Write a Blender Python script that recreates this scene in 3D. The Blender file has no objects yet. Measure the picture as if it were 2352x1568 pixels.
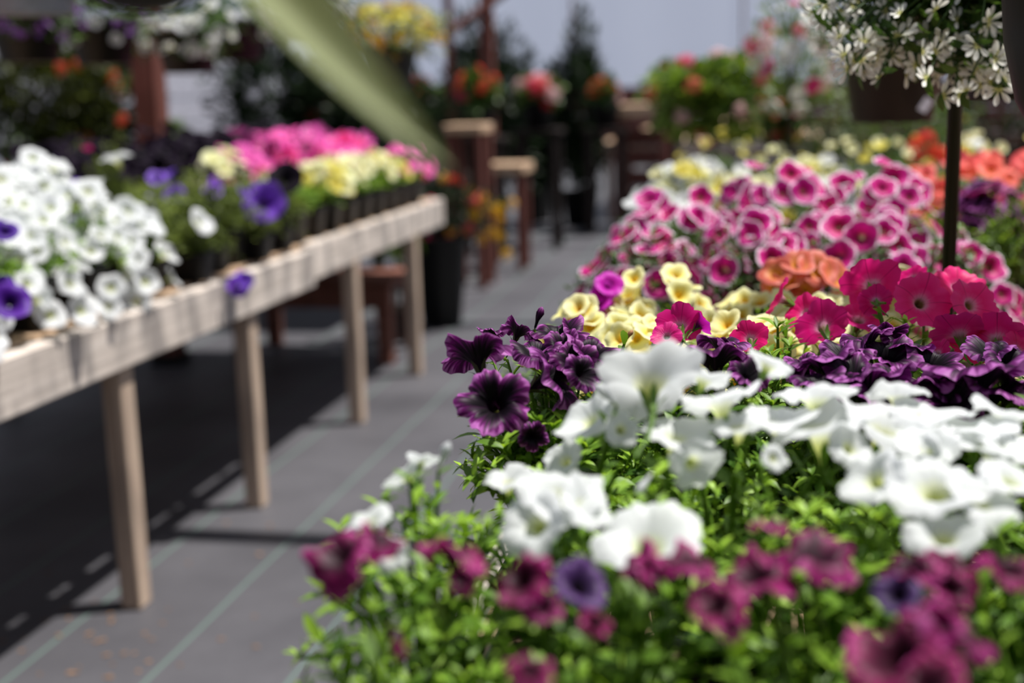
import bpy, math, random
import numpy as np
from mathutils import Vector, Matrix, Quaternion

# ------------------------------------------------------------------ scene, camera, light
sc = bpy.context.scene
COL = sc.collection
W, H, FPX = 2352, 1568, 2910.0
CAM_Z = 1.3
yaw, pitch, roll = math.radians(11.3), math.radians(11.05), math.radians(1.5)
FWD = Vector((-math.sin(yaw)*math.cos(pitch), math.cos(yaw)*math.cos(pitch), -math.sin(pitch)))
_R = Vector((math.cos(yaw), math.sin(yaw), 0)); _U = _R.cross(FWD)
RGT = math.cos(roll)*_R - math.sin(roll)*_U
UPV = math.cos(roll)*_U + math.sin(roll)*_R
CAM = Vector((0, 0, CAM_Z))
cd = bpy.data.cameras.new('camera'); cam = bpy.data.objects.new('camera', cd); COL.objects.link(cam)
cd.sensor_width = 36.0; cd.lens = FPX/W*36.0; cd.clip_start = 0.02; cd.clip_end = 300
cd.dof.use_dof = True; cd.dof.focus_distance = 1.2; cd.dof.aperture_fstop = 2.9
cam.matrix_world = Matrix(((RGT.x, UPV.x, -FWD.x, CAM.x), (RGT.y, UPV.y, -FWD.y, CAM.y), (RGT.z, UPV.z, -FWD.z, CAM.z), (0, 0, 0, 1)))
sc.camera = cam
def P(px, py, d):            # a point of the place seen at that pixel, d metres in front of the camera
    return CAM + d*(FWD + RGT*((px-1176)/FPX) - UPV*((py-784)/FPX))
def camdir(r, u, t):         # direction given as right, up, towards the viewer
    return (RGT*r + UPV*u - FWD*t).normalized()
def px2m(w, d): return w*d/FPX

world = bpy.data.worlds.new('sky'); sc.world = world; world.use_nodes = True
bg = world.node_tree.nodes['Background']
bg.inputs[0].default_value = (0.63, 0.68, 0.82, 1); bg.inputs[1].default_value = 0.54
sd = bpy.data.lights.new('sun', 'SUN'); sd.energy = 5.6; sd.angle = math.radians(0.9); sd.color = (1.0, 0.965, 0.91)
sun = bpy.data.objects.new('sun', sd); COL.objects.link(sun)
SUN_TO = Vector((0.34, 0.12, 1.0)).normalized()
sun.rotation_mode = 'QUATERNION'; sun.rotation_quaternion = SUN_TO.to_track_quat('Z', 'Y')
sc.view_settings.view_transform = 'Standard'; sc.view_settings.look = 'None'
sc.view_settings.gamma = 1.0; sc.view_settings.use_curve_mapping = False
sc.view_settings.exposure = 0.34
sc.cycles.use_denoising = True
sc.cycles.max_bounces = 6; sc.cycles.transparent_max_bounces = 8

rnd = random.Random(7)
nrng = np.random.default_rng(11)

# ------------------------------------------------------------------ materials
def lin(c):
    return tuple(((v/255)/12.92 if v/255 <= 0.04045 else ((v/255+0.055)/1.055)**2.4) for v in c) + (1.0,)
class NT:
    def __init__(s, name):
        s.m = bpy.data.materials.new(name); s.m.use_nodes = True
        s.t = s.m.node_tree; s.t.nodes.clear()
        s.out = s.t.nodes.new('ShaderNodeOutputMaterial')
    def n(s, typ, **kw):
        nd = s.t.nodes.new(typ)
        for k, v in kw.items():
            if k.startswith('i_'):
                nd.inputs[k[2:].replace('_', ' ')].default_value = v
            else: setattr(nd, k, v)
        return nd
    def l(s, a, b): s.t.links.new(a, b)
    def math(s, op, a, b=None, c=None, clamp=False):
        nd = s.t.nodes.new('ShaderNodeMath'); nd.operation = op; nd.use_clamp = clamp
        for i, v in enumerate((a, b, c)):
            if v is None: continue
            if isinstance(v, (int, float)): nd.inputs[i].default_value = v
            else: s.l(v, nd.inputs[i])
        return nd.outputs[0]
    def ramp(s, fac, stops, interp='LINEAR'):
        nd = s.t.nodes.new('ShaderNodeValToRGB'); cr = nd.color_ramp; cr.interpolation = interp
        while len(cr.elements) < len(stops): cr.elements.new(0.5)
        for e, (p, c) in zip(cr.elements, stops): e.position = p; e.color = lin(c) if len(c) == 3 else c
        s.l(fac, nd.inputs[0]); return nd.outputs[0]
    def mixc(s, fac, a, b, bt='MIX'):
        nd = s.t.nodes.new('ShaderNodeMix'); nd.data_type = 'RGBA'; nd.blend_type = bt
        for i, v in ((0, fac), (6, a), (7, b)):
            if isinstance(v, (int, float)): nd.inputs[i].default_value = v
            elif isinstance(v, tuple): nd.inputs[i].default_value = lin(v) if len(v) == 3 else v
            else: s.l(v, nd.inputs[i])
        return nd.outputs[2]
    def finish(s, col, rough=0.6, spec=0.3, transl=0.0, bump=None, tcol=None, alpha=None):
        p = s.n('ShaderNodeBsdfPrincipled')
        p.inputs['Roughness'].default_value = rough; p.inputs['Specular IOR Level'].default_value = spec
        if isinstance(col, tuple): p.inputs['Base Color'].default_value = lin(col)
        else: s.l(col, p.inputs['Base Color'])
        if bump is not None:
            b = s.n('ShaderNodeBump'); b.inputs['Strength'].default_value = bump[1]; b.inputs['Distance'].default_value = bump[2]
            s.l(bump[0], b.inputs['Height']); s.l(b.outputs[0], p.inputs['Normal'])
        res = p.outputs[0]
        if transl > 0:
            t = s.n('ShaderNodeBsdfTranslucent')
            tc = tcol if tcol is not None else col
            if isinstance(tc, tuple): t.inputs[0].default_value = lin(tc)
            else: s.l(tc, t.inputs[0])
            mx = s.n('ShaderNodeMixShader'); mx.inputs[0].default_value = transl
            s.l(res, mx.inputs[1]); s.l(t.outputs[0], mx.inputs[2]); res = mx.outputs[0]
        s.l(res, s.out.inputs[0]); return s.m

def petal_mat(name, stops, streak=0.10, su=34, sv=3.0, vein=None, vein_amt=0.5, transl=0.38, rough=0.5, spec=0.3, spots=None, blot=0.0):
    t = NT(name)
    uv = t.n('ShaderNodeUVMap', uv_map='UVMap'); sep = t.n('ShaderNodeSeparateXYZ'); t.l(uv.outputs[0], sep.inputs[0])
    u, v = sep.outputs[0], sep.outputs[1]
    oi = t.n('ShaderNodeObjectInfo')
    cmb = t.n('ShaderNodeCombineXYZ'); t.l(t.math('MULTIPLY', u, su), cmb.inputs[0]); t.l(t.math('MULTIPLY', v, sv), cmb.inputs[1])
    t.l(t.math('MULTIPLY', oi.outputs['Random'], 37.0), cmb.inputs[2])
    nz = t.n('ShaderNodeTexNoise', i_Scale=1.0, i_Detail=2.0); t.l(cmb.outputs[0], nz.inputs['Vector'])
    k = t.math('MULTIPLY', t.math('SUBTRACT', nz.outputs[0], 0.5), streak*2)
    if blot:
        cb = t.n('ShaderNodeCombineXYZ'); t.l(t.math('MULTIPLY', t.math('SINE', t.math('MULTIPLY', u, 2*math.pi)), 2.2), cb.inputs[0]); t.l(t.math('MULTIPLY', t.math('COSINE', t.math('MULTIPLY', u, 2*math.pi)), 2.2), cb.inputs[1])
        t.l(t.math('MULTIPLY', oi.outputs['Random'], 91.0), cb.inputs[2]); nb = t.n('ShaderNodeTexNoise', i_Scale=1.0, i_Detail=1.0); t.l(cb.outputs[0], nb.inputs['Vector'])
        k = t.math('ADD', k, t.math('MULTIPLY', t.math('SUBTRACT', nb.outputs[0], 0.5), blot*2))
    vv = t.math('ADD', v, k, clamp=True)
    col = t.ramp(vv, stops)
    if vein is not None:
        c5 = t.math('COSINE', t.math('MULTIPLY', u, 2*math.pi*5))
        vm = t.math('POWER', t.math('MAXIMUM', c5, 0.0), 220.0)
        vm = t.math('MULTIPLY', vm, vein_amt)
        col = t.mixc(vm, col, vein)
    if spots is not None:
        c2 = t.n('ShaderNodeTexCoord'); vo = t.n('ShaderNodeTexVoronoi', i_Scale=spots[0]); t.l(c2.outputs['Object'], vo.inputs['Vector'])
        sp = t.math('LESS_THAN', vo.outputs['Distance'], spots[1])
        msk = t.math('GREATER_THAN', oi.outputs['Random'], 0.55)
        col = t.mixc(t.math('MULTIPLY', sp, msk), col, spots[2])
    hv = t.n('ShaderNodeHueSaturation'); t.l(col, hv.inputs['Color'])
    t.l(t.math('ADD', t.math('MULTIPLY', oi.outputs['Random'], 0.016), 0.492), hv.inputs['Hue'])
    t.l(t.math('ADD', t.math('MULTIPLY', oi.outputs['Random'], 0.2), 0.9), hv.inputs['Value'])
    return t.finish(hv.outputs[0], rough, spec, transl, bump=(nz.outputs[0], 0.35, 0.0015))

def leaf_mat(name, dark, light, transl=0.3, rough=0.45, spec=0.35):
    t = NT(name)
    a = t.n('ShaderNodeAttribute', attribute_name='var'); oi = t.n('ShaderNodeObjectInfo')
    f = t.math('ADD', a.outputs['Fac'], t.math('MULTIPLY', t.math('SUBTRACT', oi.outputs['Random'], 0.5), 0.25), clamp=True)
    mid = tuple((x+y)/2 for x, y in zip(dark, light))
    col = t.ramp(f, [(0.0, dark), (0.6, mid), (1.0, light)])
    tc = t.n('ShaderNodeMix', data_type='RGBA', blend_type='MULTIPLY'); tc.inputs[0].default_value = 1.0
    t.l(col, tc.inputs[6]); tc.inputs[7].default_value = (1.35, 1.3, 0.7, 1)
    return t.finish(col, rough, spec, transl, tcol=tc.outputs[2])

def plain(name, col, rough=0.6, spec=0.3, noise=0.12, scale=30, transl=0.0):
    t = NT(name); tc = t.n('ShaderNodeTexCoord')
    nz = t.n('ShaderNodeTexNoise', i_Scale=scale, i_Detail=4.0); t.l(tc.outputs['Object'], nz.inputs['Vector'])
    lo = tuple(c*(1-noise) for c in col); hi = tuple(min(255, c*(1+noise)) for c in col)
    c = t.ramp(nz.outputs[0], [(0.3, lo), (0.7, hi)])
    return t.finish(c, rough, spec, transl, bump=(nz.outputs[0], 0.15, 0.002))

def wood_mat(name, base, dark, light, axis='Y', blotch=0.6):
    t = NT(name); tc = t.n('ShaderNodeTexCoord'); mp = t.n('ShaderNodeMapping')
    sx = {'X': (1.2, 22, 22), 'Y': (22, 1.2, 22), 'Z': (22, 22, 1.2)}[axis]
    mp.inputs['Scale'].default_value = sx; t.l(tc.outputs['Object'], mp.inputs[0])
    oi = t.n('ShaderNodeObjectInfo')
    sh = t.n('ShaderNodeVectorMath', operation='ADD'); t.l(mp.outputs[0], sh.inputs[0])
    cx = t.n('ShaderNodeCombineXYZ'); t.l(t.math('MULTIPLY', oi.outputs['Random'], 50), cx.inputs[0]); t.l(cx.outputs[0], sh.inputs[1])
    g = t.n('ShaderNodeTexNoise', i_Scale=2.2, i_Detail=6.0, i_Roughness=0.65); t.l(sh.outputs[0], g.inputs['Vector'])
    col = t.ramp(g.outputs[0], [(0.28, dark), (0.5, base), (0.72, light)])
    b = t.n('ShaderNodeTexNoise', i_Scale=5.0, i_Detail=3.0)
    m2 = t.n('ShaderNodeMapping'); m2.inputs['Scale'].default_value = {'X': (1.6, 1, .6), 'Y': (1, 1.7, .5), 'Z': (1, 1, .6)}[axis]
    t.l(tc.outputs['Object'], m2.inputs[0]); t.l(m2.outputs[0], b.inputs['Vector'])
    bl = t.ramp(b.outputs[0], [(0.46, (0, 0, 0)), (0.60, (255, 255, 255))])
    stain = (base[0]*.52, base[1]*.53, base[2]*.56)
    col = t.mixc(t.math('MULTIPLY', bl, blotch), col, stain)
    return t.finish(col, 0.8, 0.2, bump=(g.outputs[0], 0.4, 0.004))

M = {}
M['purple'] = petal_mat('purple_petal', [(0.0, (40, 14, 36)), (0.36, (4, 1, 5)), (0.58, (14, 3, 15)), (0.74, (48, 8, 47)), (0.90, (98, 20, 94)), (1.0, (170, 96, 168))],
                        streak=0.36, su=58, sv=1.3, transl=0.28, rough=0.5, spec=0.18, blot=0.22)
M['hotpink'] = petal_mat('hot_pink_petal', [(0.0, (120, 100, 80)), (0.25, (120, 100, 60)), (0.35, (206, 140, 170)), (0.46, (222, 60, 138)), (0.6, (220, 20, 118)), (1.0, (228, 40, 136))],
                         streak=0.07, vein=(130, 8, 62), vein_amt=0.75, transl=0.42)
M['white'] = petal_mat('white_petal', [(0.0, (190, 200, 110)), (0.25, (214, 220, 140)), (0.38, (230, 234, 200)), (0.5, (226, 229, 230)), (1.0, (230, 232, 234))], streak=0.05, transl=0.45)
M['burgundy'] = petal_mat('burgundy_petal', [(0.0, (60, 20, 34)), (0.36, (40, 4, 22)), (0.55, (56, 3, 32)), (0.80, (114, 8, 70)), (0.94, (164, 30, 114)), (1.0, (196, 90, 154))], streak=0.22, transl=0.36, blot=0.26)
M['yellow'] = petal_mat('yellow_petal', [(0.0, (200, 170, 60)), (0.33, (222, 168, 30)), (0.46, (232, 206, 90)), (0.7, (240, 234, 160)), (1.0, (244, 242, 196))], streak=0.08, transl=0.38)
M['cream'] = petal_mat('cream_petal', [(0.0, (190, 180, 70)), (0.35, (216, 196, 60)), (0.5, (232, 230, 160)), (1.0, (240, 240, 205))], streak=0.06, transl=0.38)
M['picotee'] = petal_mat('picotee_petal', [(0.0, (170, 150, 120)), (0.33, (130, 60, 70)), (0.40, (160, 10, 82)), (0.60, (196, 14, 122)), (0.86, (200, 32, 142)), (0.905, (222, 120, 188)), (0.94, (240, 232, 238)), (1.0, (242, 236, 240))], streak=0.04, su=20, transl=0.36)
M['orange'] = petal_mat('orange_petal', [(0.0, (180, 150, 40)), (0.36, (222, 160, 50)), (0.52, (220, 146, 86)), (0.8, (216, 110, 84)), (1.0, (222, 134, 116))], streak=0.12)
M['salmon'] = petal_mat('salmon_petal', [(0.0, (200, 140, 60)), (0.36, (224, 120, 80)), (0.55, (238, 100, 96)), (1.0, (244, 120, 112))], streak=0.10)
M['violet'] = petal_mat('violet_petal', [(0.0, (70, 40, 90)), (0.36, (44, 12, 90)), (0.6, (106, 52, 186)), (1.0, (132, 84, 206))], streak=0.12, vein=(50, 20, 110), vein_amt=0.6)
M['deepviolet'] = petal_mat('deep_violet_petal', [(0.0, (40, 20, 60)), (0.36, (26, 6, 60)), (0.6, (64, 16, 128)), (1.0, (86, 36, 156))], streak=0.12)
M['black'] = petal_mat('near_black_petal', [(0.0, (10, 5, 11)), (0.4, (5, 2, 7)), (0.8, (13, 4, 18)), (1.0, (26, 10, 34))], streak=0.15, transl=0.15, rough=0.7, spec=0.1)
M['dusk'] = petal_mat('dusky_purple_petal', [(0.0, (40, 20, 40)), (0.36, (14, 6, 22)), (0.6, (52, 30, 74)), (1.0, (92, 60, 120))], streak=0.2)
M['lightpink'] = petal_mat('light_pink_petal', [(0.0, (220, 200, 150)), (0.36, (236, 190, 200)), (0.55, (238, 76, 176)), (1.0, (242, 110, 196))], streak=0.1)
M['magenta'] = petal_mat('magenta_petal', [(0.0, (90, 30, 80)), (0.36, (70, 6, 70)), (0.55, (196, 16, 170)), (1.0, (206, 40, 190))], streak=0.1)
M['red'] = petal_mat('red_petal', [(0.0, (200, 30, 20)), (0.6, (214, 36, 26)), (1.0, (222, 52, 40))])
M['coral'] = petal_mat('coral_petal', [(0.0, (226, 90, 60)), (0.6, (226, 84, 50)), (1.0, (230, 100, 64))])
M['rose'] = petal_mat('rose_petal', [(0.0, (226, 60, 110)), (0.6, (224, 40, 92)), (1.0, (236, 90, 140))])
M['blush'] = petal_mat('blush_petal', [(0.0, (240, 180, 190)), (0.6, (240, 190, 196)), (1.0, (244, 214, 214))])
M['gold'] = petal_mat('gold_petal', [(0.0, (220, 150, 10)), (0.6, (226, 170, 16)), (1.0, (228, 182, 40))])
M['lemon'] = petal_mat('lemon_petal', [(0.0, (210, 190, 40)), (0.6, (214, 200, 70)), (1.0, (226, 218, 120))])
M['lilac'] = petal_mat('lilac_petal', [(0.0, (200, 190, 150)), (0.4, (140, 90, 180)), (1.0, (158, 100, 190))])
M['fanwhite'] = petal_mat('fan_white_petal', [(0.0, (200, 200, 90)), (0.2, (226, 224, 150)), (0.4, (238, 238, 226)), (1.0, (242, 242, 238))], transl=0.4)
M['brownpetal'] = petal_mat('dry_petal', [(0.0, (150, 100, 60)), (0.6, (190, 130, 90)), (1.0, (206, 160, 120))])
M['leaf'] = leaf_mat('petunia_leaf', (56, 92, 22), (158, 194, 64), transl=0.38)
M['leafdarkshade'] = leaf_mat('dark_shaded_leaf', (12, 24, 9), (36, 56, 24), transl=0.12, spec=0.15)  # dark green leaves; shade over the left background is put into the colour
M['leafmid'] = leaf_mat('mid_leaf', (40, 66, 26), (96, 126, 54), transl=0.25)
M['leafolive'] = leaf_mat('olive_leaf', (62, 78, 26), (140, 156, 70), transl=0.3)
M['leafoliveshade'] = leaf_mat('shaded_olive_leaf', (28, 34, 9), (76, 84, 26), transl=0.2, spec=0.15)  # darkened copy of the olive leaf, background shade put into its colour
M['leafbright'] = leaf_mat('bright_leaf', (62, 92, 26), (128, 152, 66), transl=0.35)
M['leafgrey'] = leaf_mat('grey_green_leaf', (58, 74, 44), (116, 134, 88), transl=0.25)
M['strapleaf'] = leaf_mat('strap_leaf', (124, 132, 96), (172, 178, 138), transl=0.35, rough=0.35)
M['calyx'] = leaf_mat('calyx_green', (70, 104, 34), (128, 164, 66))
M['calyxdark'] = leaf_mat('calyx_dark', (54, 48, 34), (86, 92, 48))
M['wood_y'] = wood_mat('weathered_wood', (206, 194, 184), (160, 150, 142), (224, 213, 204), 'Y', 0.6)
M['wood_x'] = wood_mat('weathered_wood_cross', (190, 176, 162), (140, 128, 118), (212, 198, 184), 'X')
M['wood_leg'] = wood_mat('weathered_wood_leg', (186, 164, 146), (150, 130, 114), (206, 186, 166), 'Z', 0.3)
M['tan_y'] = wood_mat('tan_wood', (186, 156, 128), (150, 122, 98), (204, 178, 150), 'Y', 0.2)
M['red_z'] = wood_mat('red_brown_timber', (104, 62, 54), (74, 44, 40), (128, 82, 72), 'Z', 0.3)
M['red_x'] = wood_mat('red_brown_beam', (100, 62, 56), (70, 44, 40), (122, 80, 72), 'X', 0.3)
M['darkwood'] = wood_mat('dark_stained_timber', (34, 26, 23), (22, 17, 15), (46, 36, 32), 'Z', 0.3)
M['stand'] = wood_mat('reddish_stand_wood', (128, 84, 72), (92, 58, 50), (156, 110, 96), 'X', 0.3)
M['pot'] = plain('black_plastic', (9, 9, 10), 0.5, 0.3, 0.1, 40)
M['potbrown'] = plain('brown_plastic', (30, 22, 21), 0.55, 0.25, 0.1, 30)
M['potgrey'] = plain('grey_plastic', (120, 122, 132), 0.5, 0.3, 0.08, 30)
M['soil'] = plain('potting_soil', (44, 34, 26), 0.95, 0.1, 0.45, 160)
M['metal'] = plain('black_metal', (5, 5, 5), 0.5, 0.3, 0.1, 60)
M['tag'] = plain('white_plastic_tag', (220, 224, 235), 0.4, 0.3, 0.02, 20)
M['straw'] = plain('dry_debris', (118, 92, 72), 0.8, 0.1, 0.25, 200)

def floor_mat():
    t = NT('ground_cover_fabric'); tc = t.n('ShaderNodeTexCoord'); sep = t.n('ShaderNodeSeparateXYZ')
    t.l(tc.outputs['Object'], sep.inputs[0]); x, y = sep.outputs[0], sep.outputs[1]
    wob = t.n('ShaderNodeTexNoise', i_Scale=0.6, i_Detail=2.0); t.l(tc.outputs['Object'], wob.inputs['Vector'])
    xx = t.math('ADD', x, t.math('MULTIPLY', t.math('SUBTRACT', wob.outputs[0], 0.5), 0.05))
    big = t.n('ShaderNodeTexNoise', i_Scale=1.6, i_Detail=5.0); t.l(tc.outputs['Object'], big.inputs['Vector'])
    col = t.ramp(big.outputs[0], [(0.3, (62, 61, 66)), (0.7, (92, 91, 96))])
    mp = t.n('ShaderNodeMapping'); mp.inputs['Scale'].default_value = (300, 14, 1); t.l(tc.outputs['Object'], mp.inputs[0])
    wv = t.n('ShaderNodeTexNoise', i_Scale=1.0, i_Detail=2.0); t.l(mp.outputs[0], wv.inputs['Vector'])
    col = t.mixc(t.math('MULTIPLY', wv.outputs[0], 0.35), col, (44, 44, 48))
    d = t.math('ABSOLUTE', t.math('SUBTRACT', t.math('FLOORED_MODULO', t.math('ADD', xx, 1.38+0.165), 0.33), 0.165))
    ln = t.math('LESS_THAN', d, 0.0045)
    col = t.mixc(t.math('MULTIPLY', ln, 0.75), col, (96, 122, 112))
    return t.finish(col, 0.55, 0.55, bump=(big.outputs[0], 0.6, 0.03))
M['floor'] = floor_mat()
def film_mat():
    t = NT('greenhouse_film'); tc = t.n('ShaderNodeTexCoord')
    nz = t.n('ShaderNodeTexNoise', i_Scale=0.7, i_Detail=3.0); t.l(tc.outputs['Object'], nz.inputs['Vector'])
    c = t.ramp(nz.outputs[0], [(0.3, (196, 202, 216)), (0.7, (214, 219, 230))])
    p = t.n('ShaderNodeBsdfPrincipled'); p.inputs['Roughness'].default_value = 0.35; t.l(c, p.inputs['Base Color'])
    tl = t.n('ShaderNodeBsdfTranslucent'); t.l(c, tl.inputs[0])
    mx = t.n('ShaderNodeMixShader'); mx.inputs[0].default_value = 0.6; t.l(p.outputs[0], mx.inputs[1]); t.l(tl.outputs[0], mx.inputs[2])
    tr = t.n('ShaderNodeBsdfTransparent'); tr.inputs[0].default_value = (0.95, 0.96, 1, 1)
    m2 = t.n('ShaderNodeMixShader'); m2.inputs[0].default_value = 0.72; t.l(mx.outputs[0], m2.inputs[1]); t.l(tr.outputs[0], m2.inputs[2])
    t.l(m2.outputs[0], t.out.inputs[0]); return t.m
M['film'] = film_mat()
M['siding'] = plain('white_siding', (160, 160, 170), 0.6, 0.2, 0.05, 5)

# ------------------------------------------------------------------ mesh helpers
def mk(name, V, F, mat, uv=None, var=None, smooth=True):
    """V (n,3) array, F (m,k) index array (all faces alike) or list of lists; uv per vertex; var per vertex"""
    me = bpy.data.meshes.new(name)
    V = np.asarray(V, dtype=np.float32)
    if isinstance(F, np.ndarray):
        k = F.shape[1]; nl = F.size; npoly = F.shape[0]
        idx = F.astype(np.int32).ravel(); st = np.arange(0, nl, k, dtype=np.int32)
        tot = np.full(npoly, k, dtype=np.int32)
    else:
        idx = np.array([i for f in F for i in f], dtype=np.int32); tot = np.array([len(f) for f in F], dtype=np.int32)
        st = np.concatenate([[0], np.cumsum(tot)[:-1]]).astype(np.int32); nl = len(idx); npoly = len(F)
    me.vertices.add(len(V)); me.vertices.foreach_set('co', V.ravel())
    me.loops.add(nl); me.loops.foreach_set('vertex_index', idx)
    me.polygons.add(npoly); me.polygons.foreach_set('loop_start', st)
    try: me.polygons.foreach_set('loop_total', tot)
    except Exception: pass
    me.polygons.foreach_set('use_smooth', np.full(npoly, smooth, dtype=bool))
    me.update(calc_edges=True)
    if uv is not None:
        l = me.uv_layers.new(name='UVMap'); l.data.foreach_set('uv', np.asarray(uv, dtype=np.float32)[idx].ravel())
    if var is not None:
        a = me.attributes.new('var', 'FLOAT', 'POINT'); a.data.foreach_set('value', np.asarray(var, dtype=np.float32))
    if mat is not None: me.materials.append(M[mat] if isinstance(mat, str) else mat)
    return me
def ob(name, data, parent=None, loc=(0, 0, 0), rot=None, scale=None, kind=None):
    o = bpy.data.objects.new(name, data); COL.objects.link(o)
    o.location = loc
    if rot is not None:
        if isinstance(rot, Quaternion): o.rotation_mode = 'QUATERNION'; o.rotation_quaternion = rot
        else: o.rotation_euler = rot
    if scale is not None: o.scale = (scale,)*3 if isinstance(scale, (int, float)) else scale
    if parent: o.parent = parent
    if kind: o['kind'] = kind
    return o
def tag(o, label, cat, group=None):
    o['label'] = label; o['category'] = cat
    if group: o['group'] = group
    return o
def thing(name, label, cat, loc=(0, 0, 0), group=None, rotz=0):
    o = ob(name, None, None, loc, (0, 0, rotz)); o.empty_display_size = 0.05
    return tag(o, label, cat, group)
def structure(o): o['kind'] = 'structure'; return o

BOXF = [[0, 1, 3, 2], [4, 6, 7, 5], [0, 4, 5, 1], [2, 3, 7, 6], [0, 2, 6, 4], [1, 5, 7, 3]]
def box_mesh(name, sx, sy, sz, mat, bev=0.004, jit=0.0):
    """bevelled box centred at the origin"""
    b = min(bev, sx*.4, sy*.4, sz*.4); hx, hy, hz = sx/2, sy/2, sz/2
    V, F = [], []; idx = {}
    for x in (-1, 1):
        for y in (-1, 1):
            for z in (-1, 1):
                for ax in range(3):
                    p = [x*hx, y*hy, z*hz]; s = (x, y, z)
                    for k in range(3):
                        if k != ax: p[k] -= s[k]*b
                    idx[(x, y, z, ax)] = len(V); V.append(p)
    for ax in range(3):
        o1, o2 = [(1, 2), (2, 0), (0, 1)][ax]
        for s in (-1, 1):
            f = []
            for a, c in ((-1, -1), (1, -1), (1, 1), (-1, 1)):
                k = [0, 0, 0]; k[ax] = s; k[o1] = a; k[o2] = c; f.append(idx[(k[0], k[1], k[2], ax)])
            F.append(f if s > 0 else f[::-1])
    for ax in range(3):           # edges running along ax
        o1, o2 = [(1, 2), (2, 0), (0, 1)][ax]
        for a in (-1, 1):
            for c in (-1, 1):
                k0 = [0, 0, 0]; k0[ax] = -1; k0[o1] = a; k0[o2] = c; k1 = list(k0); k1[ax] = 1
                f = [idx[(*k0, o1)], idx[(*k1, o1)], idx[(*k1, o2)], idx[(*k0, o2)]]
                F.append(f if a*c < 0 else f[::-1])
    for x in (-1, 1):
        for y in (-1, 1):
            for z in (-1, 1):
                f = [idx[(x, y, z, 0)], idx[(x, y, z, 1)], idx[(x, y, z, 2)]]
                F.append(f if x*y*z > 0 else f[::-1])
    V = np.array(V)
    if jit: V += nrng.normal(0, jit, V.shape)
    return mk(name, V, F, mat, smooth=False)
def lathe(name, prof, mat, n=28, square=0.0):
    """prof list of (r,z); square>0 blends the outline towards a square"""
    th = np.arange(n)/n*2*np.pi
    sq = 1.0/np.maximum(np.abs(np.cos(th)), np.abs(np.sin(th)))
    k = 1+(np.minimum(sq, 1.28)-1)*square
    V = np.concatenate([np.stack([r*k*np.cos(th), r*k*np.sin(th), np.full(n, z)], 1) for r, z in prof])
    F = []
    for j in range(len(prof)-1):
        for i in range(n):
            F.append([j*n+i, j*n+(i+1) % n, (j+1)*n+(i+1) % n, (j+1)*n+i])
    return mk(name, V, np.array(F), mat)
def tube_arrays(pts, rad, n=6):
    pts = [Vector(p) for p in pts]; V, F = [], []
    for i, p in enumerate(pts):
        t = (pts[min(i+1, len(pts)-1)]-pts[max(i-1, 0)]).normalized()
        a = t.cross(Vector((0.3, 0.9, 0.1))).normalized() if abs(t.z) > .5 else t.cross(Vector((0, 0, 1))).normalized()
        b = t.cross(a); r = rad[i] if isinstance(rad, (list, tuple)) else rad
        for k in range(n):
            w = 2*math.pi*k/n; V.append(p+a*(r*math.cos(w))+b*(r*math.sin(w)))
    for i in range(len(pts)-1):
        for k in range(n): F.append([i*n+k, i*n+(k+1) % n, (i+1)*n+(k+1) % n, (i+1)*n+k])
    return np.array([tuple(v) for v in V]), np.array(F)

# ------------------------------------------------------------------ flowers
def petunia(name, mat, seed, ruffle=0.06, notch=0.10, curl=0.08, depth=0.32, nth=50, nl=9, ntb=5, tube=0.95, bend=0.10, lobe=0.05):
    r = np.random.default_rng(seed)
    th = np.arange(nth+1)/nth*2*np.pi
    ph = r.uniform(0, 6.28, 12)
    R = 1-notch*(1-np.abs(np.cos(2.5*th))**0.55)+0.03*np.sin(3*th+ph[0])+0.012*np.sin(11*th+ph[1])*(ruffle/0.06)**.5
    ruf = sum(a*np.sin(k*th+p) for k, a, p in ((4, .9, ph[2]), (7, 1.0, ph[3]), (11, .5, ph[4]), (16, .22, ph[5]), (24, .12, ph[6])))
    V, UV = [], []
    for i in range(ntb):
        f = i/ntb; rr = 0.065+0.135*f**1.6; z = -tube+(tube-depth)*f
        V.append(np.stack([rr*np.cos(th), rr*np.sin(th), np.full_like(th, z)], 1)); UV.append(np.stack([th/2/np.pi, np.full_like(th, 0.35*f)], 1))
    for i in range(nl+1):
        s = i/nl; rr = 0.2+(R-0.2)*s
        z = -depth*(1-s)**2.0-curl*s**3+ruffle*ruf*s**2.4+lobe*s**1.5*np.cos(5*th)
        z = z+bend*s**2*np.cos(th-ph[7])+bend*s**2*np.cos(2*th-ph[8])
        wob = 1+0.04*ruffle/0.06*np.sin(19*th+ph[9])*s**3
        ta = th+0.05*s**2*np.sin(7*th+ph[10])
        V.append(np.stack([rr*wob*np.cos(ta), rr*wob*np.sin(ta), z], 1)); UV.append(np.stack([th/2/np.pi, np.full_like(th, 0.35+0.65*s)], 1))
    m = nth+1; nr = len(V)
    i, j = np.meshgrid(np.arange(nth), np.arange(nr-1))
    F = np.stack([j*m+i, j*m+i+1, (j+1)*m+i+1, (j+1)*m+i], -1).reshape(-1, 4)
    return mk(name, np.concatenate(V), F, mat, uv=np.concatenate(UV))
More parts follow.
